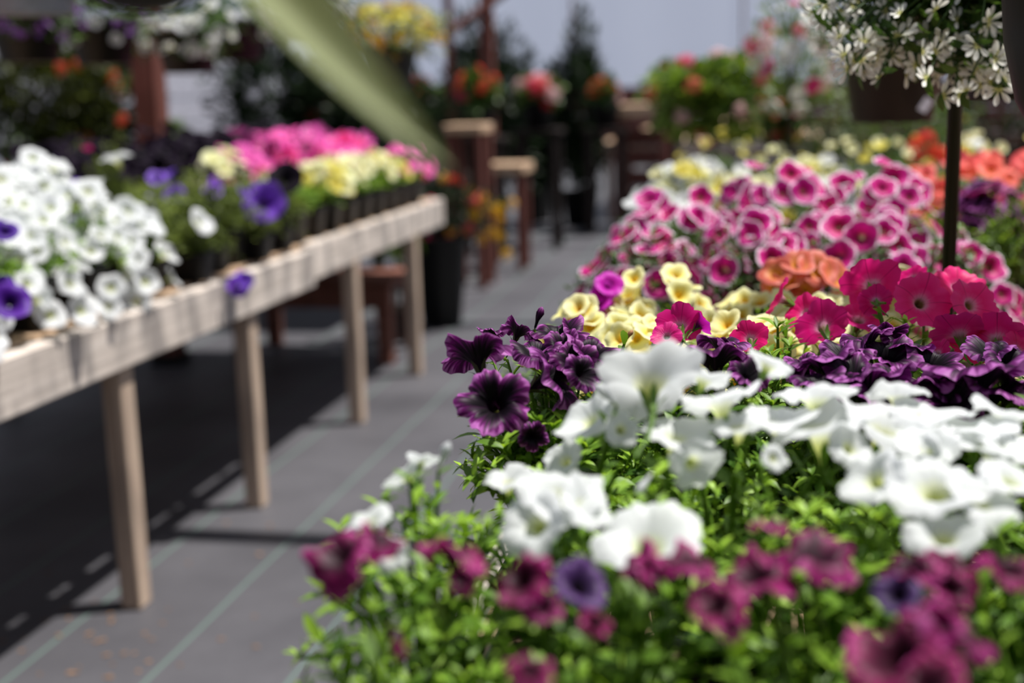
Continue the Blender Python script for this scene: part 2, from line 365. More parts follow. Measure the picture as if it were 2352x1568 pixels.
def fan_flower(name, mat, seed, npet=5, spread=170, length=1.0, width=0.32, cup=0.35):
    r = np.random.default_rng(seed); V, F, UV = [], [], []
    for k in range(npet):
        a = math.radians(-spread/2+spread*k/(npet-1)+r.uniform(-6, 6)); L = length*r.uniform(.85, 1.05)
        d = np.array([math.cos(a), math.sin(a), 0]); s = np.array([-math.sin(a), math.cos(a), 0])
        b = len(V); prof = [(0.05, .05), (0.3, .1), (0.55, width*.9), (0.82, width), (1.0, width*.35)]
        dz = r.uniform(-.15, .15)
        for t, w in prof:
            for e in (-1, 0, 1):
                p = d*L*t+s*w*e*0.5+np.array([0, 0, cup*(t**1.3)*(.6)+(.05 if e else 0)*t+dz*t*t]); V.append(p); UV.append((k/npet+.03*e, t))
        for i in range(len(prof)-1):
            for e in range(2): q = b+i*3+e; F.append([q, q+1, q+4, q+3])
    return mk(name, np.array(V), np.array(F), mat, uv=np.array(UV))
def umbel(name, mat, seed, n=16, lo=-0.2):
    """round head of five-petalled florets"""
    r = np.random.default_rng(seed); V, F, UV = [], [], []
    for k in range(n):
        z = lo+(1-lo)*(k+.5)/n; a = k*2.4+r.uniform(-.2, .2); q = math.sqrt(max(0, 1-z*z))
        c = np.array([q*math.cos(a), q*math.sin(a), z])*r.uniform(.72, .95); nrm = c/np.linalg.norm(c)
        x = np.cross(nrm, [.3, .5, .8]); x /= np.linalg.norm(x); y = np.cross(nrm, x); s = r.uniform(.34, .46); w = r.uniform(0, 6)
        for p in range(5):
            t = w+p*2*math.pi/5; b = len(V)
            for rr, da, up in ((.12, 0, 0), (.75, -.42, .1), (1.0, 0, .02), (.75, .42, .1)):
                V.append(c+s*rr*(x*math.cos(t+da)+y*math.sin(t+da))+nrm*up*s); UV.append((p/5, rr))
            F.append([b, b+1, b+2, b+3])
    return mk(name, np.array(V), np.array(F), mat, uv=np.array(UV), smooth=False)
def calyx_mesh(name, mat, seed, tube=0.95, bendy=0.5):
    r = np.random.default_rng(seed); V, F = [], []
    for k in range(5):
        a = 2*math.pi*k/5+r.uniform(-.2, .2); d = np.array([math.cos(a), math.sin(a), 0]); s = np.array([-math.sin(a), math.cos(a), 0]); b = len(V)
        L = r.uniform(.38, .55); sp = r.uniform(.12, .4)
        for t, w in ((0, .03), (.35, .07), (.7, .075), (1, .015)):
            c = d*(.07+sp*t*t)+np.array([0, 0, -tube-.04+L*t])
            V += [c-s*w, c+d*.012, c+s*w]
        for i in range(3):
            for e in range(2): q = b+i*3+e; F.append([q, q+1, q+4, q+3])
    bx, by = r.uniform(-bendy, bendy, 2)
    tv, tf = tube_arrays([(bx*t*t, by*t*t, -tube+.02-1.0*t) for t in (0, .3, .6, 1)], [.07, .045, .04, .04], 5)
    n = len(V); V = np.concatenate([np.array(V), tv]); F = np.concatenate([np.array(F), tf+n])
    return mk(name, V, F, mat, var=np.full(len(V), .5))
def bud_mesh(name, mat, seed):
    prof = [(0.03, -1), (0.1, -.8), (0.12, -.4), (0.2, 0), (0.3, .35), (0.24, .65), (0.06, .85)]
    th = np.arange(10)/10*2*np.pi; V = np.concatenate([np.stack([rr*(1+.25*np.cos(5*th/1+z*2))*np.cos(th+z), rr*(1+.25*np.cos(5*th+z*2))*np.sin(th+z), np.full(10, z)], 1) for rr, z in prof])
    F = [[j*10+i, j*10+(i+1) % 10, (j+1)*10+(i+1) % 10, (j+1)*10+i] for j in range(len(prof)-1) for i in range(10)]
    uv = np.concatenate([np.stack([th/6.28, np.full(10, .3+.7*j/6)], 1) for j in range(7)])
    return mk(name, V, np.array(F), mat, uv=uv)

FL = {}
def variants(key, mat, n=4, **kw): FL[key] = [petunia(key+'_corolla', mat, 100*len(FL)+i, **kw) for i in range(n)]
variants('purple', 'purple', 7, ruffle=0.055, notch=0.27, curl=0.22, depth=0.46, nth=100, nl=13, bend=0.18, lobe=0.12)
variants('hotpink', 'hotpink', 5, ruffle=0.042, notch=0.16, curl=0.03, depth=0.26, nth=80, nl=10, bend=0.09, lobe=0.03)
variants('white', 'white', 7, ruffle=0.05, notch=0.15, curl=0.14, depth=0.40, nth=60, nl=9, bend=0.14)
variants('burgundy', 'burgundy', 6, ruffle=0.09, notch=0.2, curl=0.42, depth=0.5, nth=60, nl=10, bend=0.30, lobe=.14)
variants('bluepurple', 'dusk', 2, ruffle=0.05, curl=0.12, depth=0.5, nth=50)
variants('yellow', 'yellow', 5, ruffle=0.02, notch=0.13, curl=0.06, depth=0.5, nth=40, nl=7, lobe=0.07)
variants('picotee', 'picotee', 6, ruffle=0.022, notch=0.13, curl=0.05, depth=0.30, nth=40, nl=8, lobe=0.05)
variants('orange', 'orange', 3, ruffle=0.03, depth=0.4, nth=40, nl=7)
variants('magenta', 'magenta', 3, ruffle=0.03, depth=0.4, nth=40, nl=7)
for k in ('salmon', 'violet', 'black', 'lightpink', 'cream', 'deepviolet', 'rose', 'lemon'):
    variants('far_'+k, k, 3, ruffle=0.04, depth=0.4, nth=25, nl=5, ntb=2, bend=.14)
for k in ('white', 'hotpink', 'purple', 'burgundy'):
    variants('far_'+k, k, 3, ruffle=0.04, depth=0.42, nth=25, nl=5, ntb=2, bend=.14)
FL['fan'] = [fan_flower('fan_corolla', 'fanwhite', i) for i in range(4)]
FL['fanlilac'] = [fan_flower('lilac_corolla', 'lilac', i+9) for i in range(3)]
for k in ('red', 'coral', 'rose', 'blush', 'gold', 'lemon', 'salmon'):
    FL['umbel_'+k] = [umbel('umbel_'+k, k, i+5) for i in range(2)]
CAL = [calyx_mesh('calyx', 'calyx', i) for i in range(4)]
CALD = [calyx_mesh('calyx_dark', 'calyxdark', i+7) for i in range(3)]
BUD = {k: [bud_mesh('bud_'+k, k, 0)] for k in ('purple', 'white', 'burgundy', 'yellow', 'brownpetal')}

def quat_to(n, spin):
    return n.to_track_quat('Z', 'Y') @ Quaternion((0, 0, 1), spin)
def flower(par, key, pos, n, R, calyx=None, name='flower', spin=None, flat=1.0):
    r = rnd.random; v = rnd.choice(FL[key])
    q = quat_to(Vector(n), rnd.uniform(0, 6.28) if spin is None else spin)
    o = ob(name, v, par, Vector(pos)-par.location, q, (R, R*rnd.uniform(.94, 1.06), R*flat))
    if calyx: ob('calyx', rnd.choice(calyx), o)
    return o

# ------------------------------------------------------------------ foliage
def leaf_template(nseg=4, w=0.36, fold=0.10, curl=0.18, shape='lance'):
    V = []
    for i in range(nseg+1):
        t = i/nseg
        if shape == 'lance': ww = w*(math.sin(math.pi*min(1, t*.93+.05))**0.8)*(1-.12*(1-t)*2)
        elif shape == 'round': ww = w*math.sqrt(max(0, 1-(2*t-1)**2))+.02
        else: ww = w*(.35+.65*math.sin(math.pi*(t*.8+.1)))*(1-t**4)+.01
        if i == nseg: ww = .02
        z = -curl*t*t+curl*.25*math.sin(3.14*t)
        V += [(-ww/2, t, z+fold*ww), (0, t, z), (ww/2, t, z+fold*ww)]
    F = [[i*3+e, i*3+e+1, i*3+e+4, i*3+e+3] for i in range(nseg) for e in range(2)]
    return np.array(V), np.array(F)
TPL = {'fine': leaf_template(4), 'low': leaf_template(2, .4), 'round': leaf_template(4, .95, .12, .12, 'round'),
       'roundlow': leaf_template(3, .95, .12, .12, 'round'), 'strap': leaf_template(4, .14, .3, .3, 'strap')}
LEAFOBJ = {m: [] for m in ('leaf',)}
for i in range(6):
    V_, F_ = leaf_template(5, rnd.uniform(.32, .44), rnd.uniform(.05, .2), rnd.uniform(.02, .35))
    LEAFOBJ['leaf'].append(mk('leaf_blade', V_, F_, 'leaf', var=np.full(len(V_), .2+.12*i)))

class Foliage:
    def __init__(s, tpl='fine'): s.L = []; s.S = []; s.tpl = tpl
    def leaf(s, pos, d, up, size, var): s.L.append((*pos, *d, *up, size, var))
    def stem(s, pts, rad): s.S.append((pts, rad))
    def mesh(s, name, mat, L=None):
        L = np.array(s.L if L is None else L); V0, F0 = TPL[s.tpl]; nv = len(V0)
        VV, FF, VA = [], [], []; off = 0
        if len(L):
            pos, d, up, size, var = L[:, 0:3], L[:, 3:6], L[:, 6:9], L[:, 9], L[:, 10]
            d = d/np.linalg.norm(d, axis=1, keepdims=True)
            x = np.cross(d, up); x /= np.linalg.norm(x, axis=1, keepdims=True)+1e-9; n = np.cross(x, d)
            A = np.stack([x, d, n], 1)*size[:, None, None]
            V = np.einsum('vk,lkc->lvc', V0, A)+pos[:, None, :]
            VV.append(V.reshape(-1, 3)); FF.append((F0[None]+(np.arange(len(L))*nv)[:, None, None]).reshape(-1, 4)); VA.append(np.repeat(var, nv)); off = len(L)*nv
        for pts, rad in s.S:
            v, f = tube_arrays(pts, rad, 4); VV.append(v); FF.append(f+off); VA.append(np.full(len(v), .45)); off += len(v)
        return mk(name, np.concatenate(VV), np.concatenate(FF), mat, var=np.concatenate(VA))
    def along(s, pts, n, size, spread=0.9, upw=0.5, r=rnd):
        for i in range(n):
            t = (i+.6)/n*(len(pts)-1); k = min(int(t), len(pts)-2); f = t-k
            p = pts[k].lerp(pts[k+1], f); ax = (pts[k+1]-pts[k]).normalized()
            a = i*2.4+r.uniform(-.4, .4)
            sd = ax.orthogonal().normalized(); sd = Quaternion(ax, a) @ sd
            d = (sd*spread+ax*upw+Vector((0, 0, .15))).normalized()
            s.leaf(p, d, ax+Vector((0, 0, .6)), size*r.uniform(.6, 1.15), min(1, max(0, r.gauss(.5, .25))))
def dome_foliage(seed, R, h, nst, leaf, per, tpl='fine', mat='leaf', droop=0.0, name='foliage'):
    """a mound of leafy stems springing from the origin, radius R, height h"""
    r = random.Random(seed); fo = Foliage(tpl)
    for i in range(nst):
        a = i*2.399+r.uniform(-.3, .3); q = math.sqrt((i+.5)/nst)*R*r.uniform(.85, 1.1)
        zt = h*math.sqrt(max(0.02, 1-(q/R/1.12)**2))*r.uniform(.8, 1.1)-droop*(q/R)**2
        e = Vector((q*math.cos(a), q*math.sin(a), zt))
        b = Vector((.25*q*math.cos(a), .25*q*math.sin(a), 0)); m = b.lerp(e, .5)+Vector((0, 0, .2*h+droop*.3))
        pts = [b, b.lerp(m, .6), m.lerp(e, .4), e]
        fo.stem(pts, [.0022, .002, .0016, .001]); fo.along(pts, per, leaf, r=r)
        for k in range(3): fo.leaf(e, Vector((math.cos(a+k*2.1), math.sin(a+k*2.1), .9)), Vector((0, 0, 1))+e*2, leaf*r.uniform(.5, .8), r.uniform(.5, 1))
    return fo.mesh(name, mat)
def shell_foliage(seed, rx, ry, rz, n, leaf, tpl='low', mat='leafdarkshade', fill=.45, up=.3, name='foliage', stems=8):
    """a bush: leaves in an ellipsoid shell about the origin"""
    r = np.random.default_rng(seed); fo = Foliage(tpl)
    d = r.normal(size=(n, 3)); d /= np.linalg.norm(d, axis=1, keepdims=True)
    rad = fill+(1-fill)*r.random(n)**.6
    bump = 1+.16*np.sin(d[:, 0]*5+seed)+.16*np.sin(d[:, 1]*6+2*seed)+.12*np.sin(d[:, 2]*7)
    p = d*(rad*bump)[:, None]*np.array([rx, ry, rz])
    dirs = d+r.normal(size=(n, 3))*.6+np.array([0, 0, up]); ups = np.array([0, 0, 1])+d*.8+r.normal(size=(n, 3))*.3
    sz = leaf*r.uniform(.6, 1.2, n); va = np.clip(r.normal(.5, .28, n), 0, 1)
    fo.L = np.concatenate([p, dirs, ups, sz[:, None], va[:, None]], 1)
    for k in range(stems):
        e = Vector(p[k*7 % n]); fo.stem([Vector((0, 0, -rz)), e*.4+Vector((0, 0, -rz*.3)), e*.95], [.006, .004, .002])
    return fo.mesh(name, mat)

# ------------------------------------------------------------------ pots
POT = lathe('nursery_pot', [(0.0, 0), (.036, 0), (.038, .003), (.047, .078), (.051, .079), (.052, .092), (.049, .093), (.047, .088), (.046, .08)], 'pot', 32, 1.0)
SOIL = lathe('soil_disc', [(.0465, .082), (.03, .087), (.0, .088)], 'soil', 32, 1.0)
def pot_into(par, s=1.0, z=0.0):
    ob('pot', POT, par, (0, 0, z), None, s); ob('soil', SOIL, par, (0, 0, z), None, s)
def round_pot(name, rb, rt, h, mat, rim=.012):
    return lathe(name, [(0, 0), (rb*.96, 0), (rb, .004), (rt-.006, h-rim*1.6), (rt, h-rim*1.5), (rt+.003, h), (rt-.006, h), (rt-.012, h-.02), (rt-.014, h-.035), (0, h-.03)], mat, 36)

# ------------------------------------------------------------------ setting
fl = ob('floor', mk('floor', [(-30, -6, 0), (14, -6, 0), (14, 40, 0), (-30, 40, 0)], np.array([[0, 1, 2, 3]]), 'floor')); structure(fl)

def film_wall(name, x0, x1, y, z0, z1, nx):
    w = structure(ob(name, box_mesh(name, x1-x0, .06, .10, 'red_x', .006), None, ((x0+x1)/2, y, z0)))
    pw = (x1-x0)/nx
    for i in range(nx):
        n = 16; xs = np.linspace(0, pw-.05, n); zs = np.array([0, (z1-z0)*.5, z1-z0])
        V = np.array([(x-pw/2, .03*math.sin(x*4+i)+.015*math.sin(z*3+x*2), z) for z in zs for x in xs])
        F = np.array([[j*n+k, j*n+k+1, (j+1)*n+k+1, (j+1)*n+k] for j in range(2) for k in range(n-1)])
        ob('film_panel', mk('film_panel', V, F, 'film'), w, (x0+pw*(i+.5)-(x0+x1)/2, 0, .05))
        ob('batten', box_mesh('batten', .05, .05, z1-z0, 'red_z', .004), w, (x0+pw*i-(x0+x1)/2, .05, .05+(z1-z0)/2))
    nb = int((x1-x0)/1.5); bw = (x1-x0)/nb
    for r in range(3):
        for i in range(nb):
            ob('plank', box_mesh('plank', bw-.01, .03, z0/3-.012, 'red_x', .004), w, (x0+bw*(i+.5)-(x0+x1)/2, .01+.004*(r % 2), -z0+z0/3*(r+.5)-.03))
    return w
film_wall('wall_back', -16, 9, 24, 1.32, 6.5, 8)
wl = structure(ob('wall_left', box_mesh('wall_left_rail', .06, 22, .10, 'red_z', .006), None, (-9.0, 13, 2.4)))
for i in range(12):
    ob('siding_board', box_mesh('siding_board', .03, 22, .19, 'siding', .006), wl, (0.01*(i % 2), 0, -2.4+.1+.197*i))
for i in range(8):
    n = 12; xs = np.linspace(0, 2.7, n); V = np.array([(.03*math.sin(x*4+i)+.01*z, x-1.35, z) for z in (0, 1.6, 3.2) for x in xs])
    F = np.array([[j*n+k, j*n+k+1, (j+1)*n+k+1, (j+1)*n+k] for j in range(2) for k in range(n-1)])
    ob('film_panel', mk('film_panel', V, F, 'film'), wl, (0, -11+2.75*(i+.5), .05))
wf = structure(ob('wall_front_added', box_mesh('wall_front_added_rail', 15, .08, .12, 'red_x', .006), None, (-2, -2.6, 3.4)))  # added unseen wall behind the camera; keeps low sky light off front faces
for i in range(14):
    ob('siding_board', box_mesh('siding_board', 15, .03, .235, 'darkwood', .006), wf, (0, .01*(i % 2), -3.4+.12+.24*i))
for i, y in enumerate((3.75, 7.35, 11.2)):
    b = structure(ob('beam_%d' % (i+1), box_mesh('tie_beam', 11.5, .09, .14, 'red_x', .005), None, (-3.2, y, 2.62)))

def post(label, x, y, h, s=.1, brace=None):
    t = thing('timber_post', label, 'post', (x, y, 0))
    ob('shaft', box_mesh('shaft', s, s, h, 'red_z', .006), t, (0, 0, h/2))
    ob('base_shoe', box_mesh('base_shoe', s+.03, s+.03, .05, 'metal', .004), t, (0, 0, .025))
    if brace:
        for k in brace:
            v, f = tube_arrays([(0, 0, k[1]), (k[0], 0, k[2])], .05, 4); ob('brace', mk('brace', v, f, 'red_x', smooth=False), t)
    return t
p_ = P(345, 220, 6.2); post('red-brown timber post rising behind the left bench, beside dark hanging flowers', p_.x, p_.y, 2.55, .125)
p_ = P(1118, 60, 10.4); post('red-brown timber post with diagonal brace, behind the yellow hanging basket', p_.x, p_.y, 2.55, .10, [(-.36, 1.88, 2.45)][:0] or [(-.62, 1.72, 2.5)][:0] or None)
# the thinner upright with the diagonal brace that meets it
p2 = P(1030, 70, 10.2); tp = thing('braced_upright', 'thin red-brown upright joined by a diagonal brace, above yellow hanging flowers', 'post', (p2.x, p2.y, 0))
ob('shaft', box_mesh('shaft', .06, .06, 2.55, 'red_z', .005), tp, (0, 0, 1.275))
q_ = P(1160, -18, 10.2)-tp.location; q0 = P(1026, 82, 10.2)-tp.location
v, f = tube_arrays([q0, q0+(q_-q0)*1.3], .036, 4); ob('brace', mk('brace', v, f, 'red_x', smooth=False), tp)

# ------------------------------------------------------------------ benches
def bench(name, label, x0, x1, y0, y1, top, apron_h, leg_y, joints, mats=('wood_y', 'wood_leg', 'tan_y'), plank=.14, group=None, legw=(.056, .066), far_leg=True, side=1):
    """side=1: the aisle side is x1; aprons along it are split at the joints"""
    t = thing(name, label, 'bench', ((x0+x1)/2, (y0+y1)/2, 0), group); cx, cy = (x0+x1)/2, (y0+y1)/2
    xa, xb = (x1, x0) if side > 0 else (x0, x1)
    ys = [y0]+list(joints)+[y1]
    for i in range(len(ys)-1):
        L = ys[i+1]-ys[i]-.006; pr = .012 if i % 2 else -.006
        ob('apron_board', box_mesh('apron_board', .036, L, apron_h+rnd.uniform(-.006, .006), mats[0], .006, .001), t, (xa-side*(.018-pr)-cx, (ys[i]+ys[i+1])/2-cy, top-apron_h/2-(.012 if i % 2 else .0)), (rnd.uniform(-.003, .003), 0, 0))
    ob('apron_board', box_mesh('apron_board', .036, y1-y0, apron_h, mats[0], .006), t, (xb+side*.018-cx, 0, top-apron_h/2))
    for yy in (y0+.02, y1-.02):
        ob('end_board', box_mesh('end_board', x1-x0-.08, .036, apron_h, 'wood_x', .006), t, (0, yy-cy, top-apron_h/2))
    n = int((x1-x0-.08)/plank); pw = (x1-x0-.08)/n
    for i in range(n):
        ob('deck_plank', box_mesh('deck_plank', pw-.004, y1-y0-.06, .022, mats[2], .004, .0008), t, (x0+.04+pw*(i+.5)-cx, 0, top-.013+rnd.uniform(-.002, .002)))
    for y in leg_y:
        for xx, s in ((xa-side*(.036+legw[0]/2-.03), 1), (xb+side*(.036+legw[0]/2), -1)):
            if s < 0 and not far_leg: continue
            ob('leg', box_mesh('leg', legw[0], legw[1], top-apron_h+.02, mats[1], .004), t, (xx-cx, y-cy, (top-apron_h+.02)/2))
        ob('crossbar', box_mesh('crossbar', x1-x0-.1, .04, .09, 'wood_x', .004), t, (0, y-cy, top-.03-.05))
    return t
BT = .79
bench('plant_bench', 'long weathered grey wooden bench full of potted petunias, left of the aisle', -3.25, -1.575, .7, 6.25, BT, .13, (1.2, 2.05, 2.9, 3.73, 4.8, 5.7), (1.9, 4.27))
bench('plant_bench', 'wooden bench under the sharp purple and pink petunias, right of the aisle', -.31, 1.55, .36, 6.6, BT, .13, (.6, 1.7, 3.0, 4.4, 6.2), (2.4, 4.6), side=-1)
bench('plant_bench', 'far wooden bench with sunlit edge beyond the end of the aisle', -1.6, .6, 12.9, 22, .80, .14, (13.2, 15.5, 18.5), (), plank=.25, side=-1, mats=('tan_y', 'wood_leg', 'tan_y'))
t_ = P(1475, 240, 12.0)
tb = thing('potting_table', 'tall wooden table with pale top edge before the film wall', 'table', (t_.x+.02, 12.25, 0))
ob('table_top', box_mesh('table_top', .56, .9, .11, 'tan_y', .008), tb, (0, 0, 1.12))
for dx in (-.22, .22):
    for dy in (-.38, .38): ob('leg', box_mesh('leg', .07, .07, 1.065, 'red_z', .005), tb, (dx, dy, .533))
for k in range(4): ob('back_slat', box_mesh('back_slat', .5, .02, .16, 'red_x', .004), tb, (0, .40, .25+.2*k))
# small shelf table left of centre
s_ = P(1075, 292, 8.6)
st = thing('shelf_table', 'small wooden shelf table with pale front edge below dark shrubs', 'table', (s_.x, s_.y, 0))
ob('table_top', box_mesh('table_top', .27, .36, .06, 'tan_y', .006), st, (0, 0, s_.z-.01))
for dx in (-.1, .1):
    for dy in (-.14, .14): ob('leg', box_mesh('leg', .06, .06, s_.z-.04, 'red_z', .005), st, (dx, dy, (s_.z-.04)/2))
s_ = P(1160, 385, 9.5)
lb = thing('low_bench', 'low pale wooden bench on the floor beside black pots', 'bench', (s_.x, s_.y, 0))
ob('seat', box_mesh('seat', .36, .4, .07, 'tan_y', .006), lb, (0, 0, s_.z))
for dx in (-.2, .2):
    for dy in (-.14, .14): ob('leg', box_mesh('leg', .05, .05, s_.z-.035, 'red_z', .005), lb, (dx*.65, dy, (s_.z-.035)/2))
# low reddish stand behind the left bench's end
sx, sy = -2.2, 6.15
ls = thing('low_plant_stand', 'low reddish-brown wooden plant stand in the shade under the left bench end', 'stand', (sx, sy, 0))
for k in range(4): ob('top_slat', box_mesh('top_slat', .86, .12, .03, 'stand', .004), ls, (0, -.2+.135*k, .40))
ob('front_rail', box_mesh('front_rail', .84, .03, .10, 'stand', .004), ls, (0, -.26, .335))
for dx in (-.38, .38):
    for dy in (-.22, .22): ob('leg', box_mesh('leg', .07, .07, .385, 'stand', .004), ls, (dx, dy, .1925))

# ------------------------------------------------------------------ petunias with flowers one by one (the near part of the right bench)
ORD = ['first', 'second', 'third', 'fourth', 'fifth', 'sixth', 'seventh', 'eighth', 'ninth', 'tenth', 'eleventh', 'twelfth', 'thirteenth', 'fourteenth', 'fifteenth',
       'sixteenth', 'seventeenth', 'eighteenth', 'nineteenth', 'twentieth', 'twenty-first', 'twenty-second', 'twenty-third', 'twenty-fourth', 'twenty-fifth', 'twenty-sixth']
NEARF, PENDING = [], []
def near_row(name, label, group, y, xs, flowers, calyx, leaf=.021, extra=16, per=9, hgt=.15, mixkeys=None, leafparts=26, potz=BT, jx=.0):
    """pots in a row across the bench; flowers: (key, px, py, width_px, depth, (right, up, towards))"""
    pots = []
    for i, x in enumerate(xs):
        t = thing(name, label % ORD[i], 'potted plant', (x, y+rnd.uniform(-.01, .01), potz), group); pot_into(t)
        pots.append((t, []))
    for f in flowers:
        key, px, py, w, d, n = f
        pos = P(px, py, d); R = px2m(w, d)/2; nv = camdir(*n)
        i = min(range(len(xs)), key=lambda k: abs(xs[k]-pos.x+rnd.uniform(-.02, .02)))
        t, lst = pots[i]
        if key.startswith('bud_'):
            ob('bud', BUD[key[4:]][0], t, pos-t.location, quat_to(nv, 0), R); lst.append((pos-nv*R, nv))
        else:
            flower(t, key, pos, nv, R, calyx); NEARF.append((pos, R, nv)); lst.append((pos-nv*(R*1.85), nv))
    PENDING.append((pots, leaf, extra, per, hgt, leafparts))
    return pots
def grow_near():
  for pots, leaf, extra, per, hgt, leafparts in PENDING:
    for t, lst in pots:
        fo = Foliage('fine'); r = rnd; base = Vector((0, 0, .088)); outer = []
        ends = [(p-t.location, n) for p, n in lst]
        for k in range(extra):
            a = k*2.399+r.uniform(-.3, .3); q = math.sqrt((k+.5)/extra)*.085
            ends.append((Vector((q*math.cos(a), q*math.sin(a), .088+hgt*math.sqrt(max(.05, 1-(q/.1)**2))*r.uniform(.7, 1.05))), None))
        for e, n in ends:
            e = Vector(e)
            if n is None and rnd.random() < .85:
                we = e+t.location-CAM; dl = we.length; we = we/dl
                if any(((c-CAM)-we*(c-CAM).dot(we)).length < R_*.9 and dl < (c-CAM).length+.2*R_ and (c-CAM).length-dl < .3 for c, R_, _ in NEARF): continue
            if e.z < .1: e.z = .1
            b = base+Vector((e.x*.2, e.y*.2, 0)); b.x = max(-.03, min(.03, b.x)); b.y = max(-.03, min(.03, b.y))
            m = b.lerp(e, .55)+Vector((0, 0, .03)); pts = [b, b.lerp(m, .55), m, m.lerp(e, .6), e]
            fo.stem(pts, [.0024, .0022, .002, .0017, .0013]); k0 = len(fo.L)
            fo.along(pts, per if n is None else per-2, leaf)
            if n is None:
                for k in range(5):
                    a = r.uniform(0, 6.28); fo.leaf(e, Vector((math.cos(a), math.sin(a), .9)), Vector((0, 0, 1))-e.normalized()*.2, leaf*r.uniform(.4, .75), r.uniform(.5, 1))
            outer += [L for L in fo.L[k0+per//2:]]
        cs = np.array([tuple(c-t.location) for c, _, _ in NEARF]); rs = np.array([r_ for _, r_, _ in NEARF]); ns = np.array([tuple(n_) for _, _, n_ in NEARF])
        LP = np.array([L[:3] for L in fo.L])+np.array([L[3:6] for L in fo.L])*np.array([L[9]*.5 for L in fo.L])[:, None]
        dv = LP[:, None, :]-cs[None]; ax = np.einsum('lfk,fk->lf', dv, ns); rad_ = np.sqrt(np.maximum(0, (dv**2).sum(2)-ax**2))
        bad = ((rad_ < rs*.85) & (ax > -rs*.55) & (ax < rs*.8)).any(1)
        badset = set(L for L, b_ in zip(fo.L, bad) if b_); fo.L = [L for L in fo.L if L not in badset]; outer = [L for L in outer if L not in badset]
        # the leaves nearest the viewer are parts of their own
        tc = [(L, (Vector(L[:3])+t.location-CAM).length-.5*L[2]) for L in outer]; tc.sort(key=lambda z: z[1])
        sel = [L for L, _ in tc[:leafparts]]; ss = set(sel)
        for L in sel:
            d = Vector(L[3:6]).normalized(); x = d.cross(Vector(L[6:9])).normalized(); nn = x.cross(d)
            q = Matrix((x, d, nn)).transposed().to_quaternion()
            ob('leaf', rnd.choice(LEAFOBJ['leaf']), t, L[:3], q, L[9])
        ob('foliage', fo.mesh('foliage', 'leaf', [L for L in fo.L if L not in ss]), t, kind='stuff')
G = 'petunia pots on the right bench'
U = (0, .9, .1); C_ = (0, .35, .9); B_ = (0, .6, -.55)
near_row('burgundy_petunia', 'burgundy petunia in the blurred front edge of the right bench, %s from the aisle', G, .50, (-.22, -.09, .04), [
    ('burgundy', 2060, 1490, 250, .55, (-.3, .6, .5)), ('burgundy', 2210, 1430, 200, .56, (.3, .7, .3)), ('burgundy', 2140, 1390, 150, .57, (0, .9, 0)), ('burgundy', 2140, 1550, 190, .53, (0, .8, .5)),
    ('burgundy', 1220, 1530, 110, .56, (0, .8, .4)), ('bud_burgundy', 910, 1470, 110, .57, (.2, -.8, .3)), ('burgundy', 1690, 1445, 60, .58, (.3, .3, .8)), ('burgundy', 1640, 1380, 130, .60, (-.3, .6, .4))],
    CALD, leaf=.020, extra=34, per=11, hgt=.135, leafparts=34)
near_row('burgundy_petunia', 'burgundy petunia in the row before the white ones, %s from the aisle', G, .615, (-.20, -.08, .04, .15), [
    ('burgundy', 770, 1265, 170, .66, (-.4, .7, .4)), ('burgundy', 880, 1225, 110, .68, (.4, .7, .1)), ('burgundy', 1040, 1245, 165, .66, (0, .9, -.1)), ('burgundy', 1190, 1320, 150, .64, (-.3, .6, .6)),
    ('burgundy', 1250, 1385, 100, .63, (.2, .4, .7)), ('bluepurple', 1340, 1335, 140, .65, (.3, .6, .5)), ('burgundy', 1460, 1280, 110, .66, (-.4, .8, .2)), ('burgundy', 1580, 1275, 130, .66, (0, .9, .1)),
    ('burgundy', 1500, 1310, 90, .65, (.3, .3, .8)), ('burgundy', 1370, 1425, 80, .62, (.2, .5, .8)), ('burgundy', 1060, 1330, 80, .64, (-.2, .3, .8)), ('burgundy', 1770, 1195, 85, .68, (.2, .9, .2)),
    ('burgundy', 1880, 1255, 200, .65, (.1, .85, .15)), ('burgundy', 1730, 1305, 170, .64, (-.3, .75, .3)), ('burgundy', 1620, 1370, 100, .62, (-.4, .4, .7)), ('burgundy', 2090, 1290, 170, .64, (-.2, .8, .3)),
    ('burgundy', 2200, 1285, 150, .65, (.2, .8, .3)), ('burgundy', 2325, 1290, 150, .64, (.2, .7, .4)), ('burgundy', 2190, 1340, 120, .63, (0, .6, .7)), ('bluepurple', 2060, 1360, 110, .62, (-.3, .5, .5)), ('burgundy', 1790, 1280, 80, .66, (.3, .6, .5))],
    CALD, leaf=.020, extra=30, per=10, hgt=.125, leafparts=34)
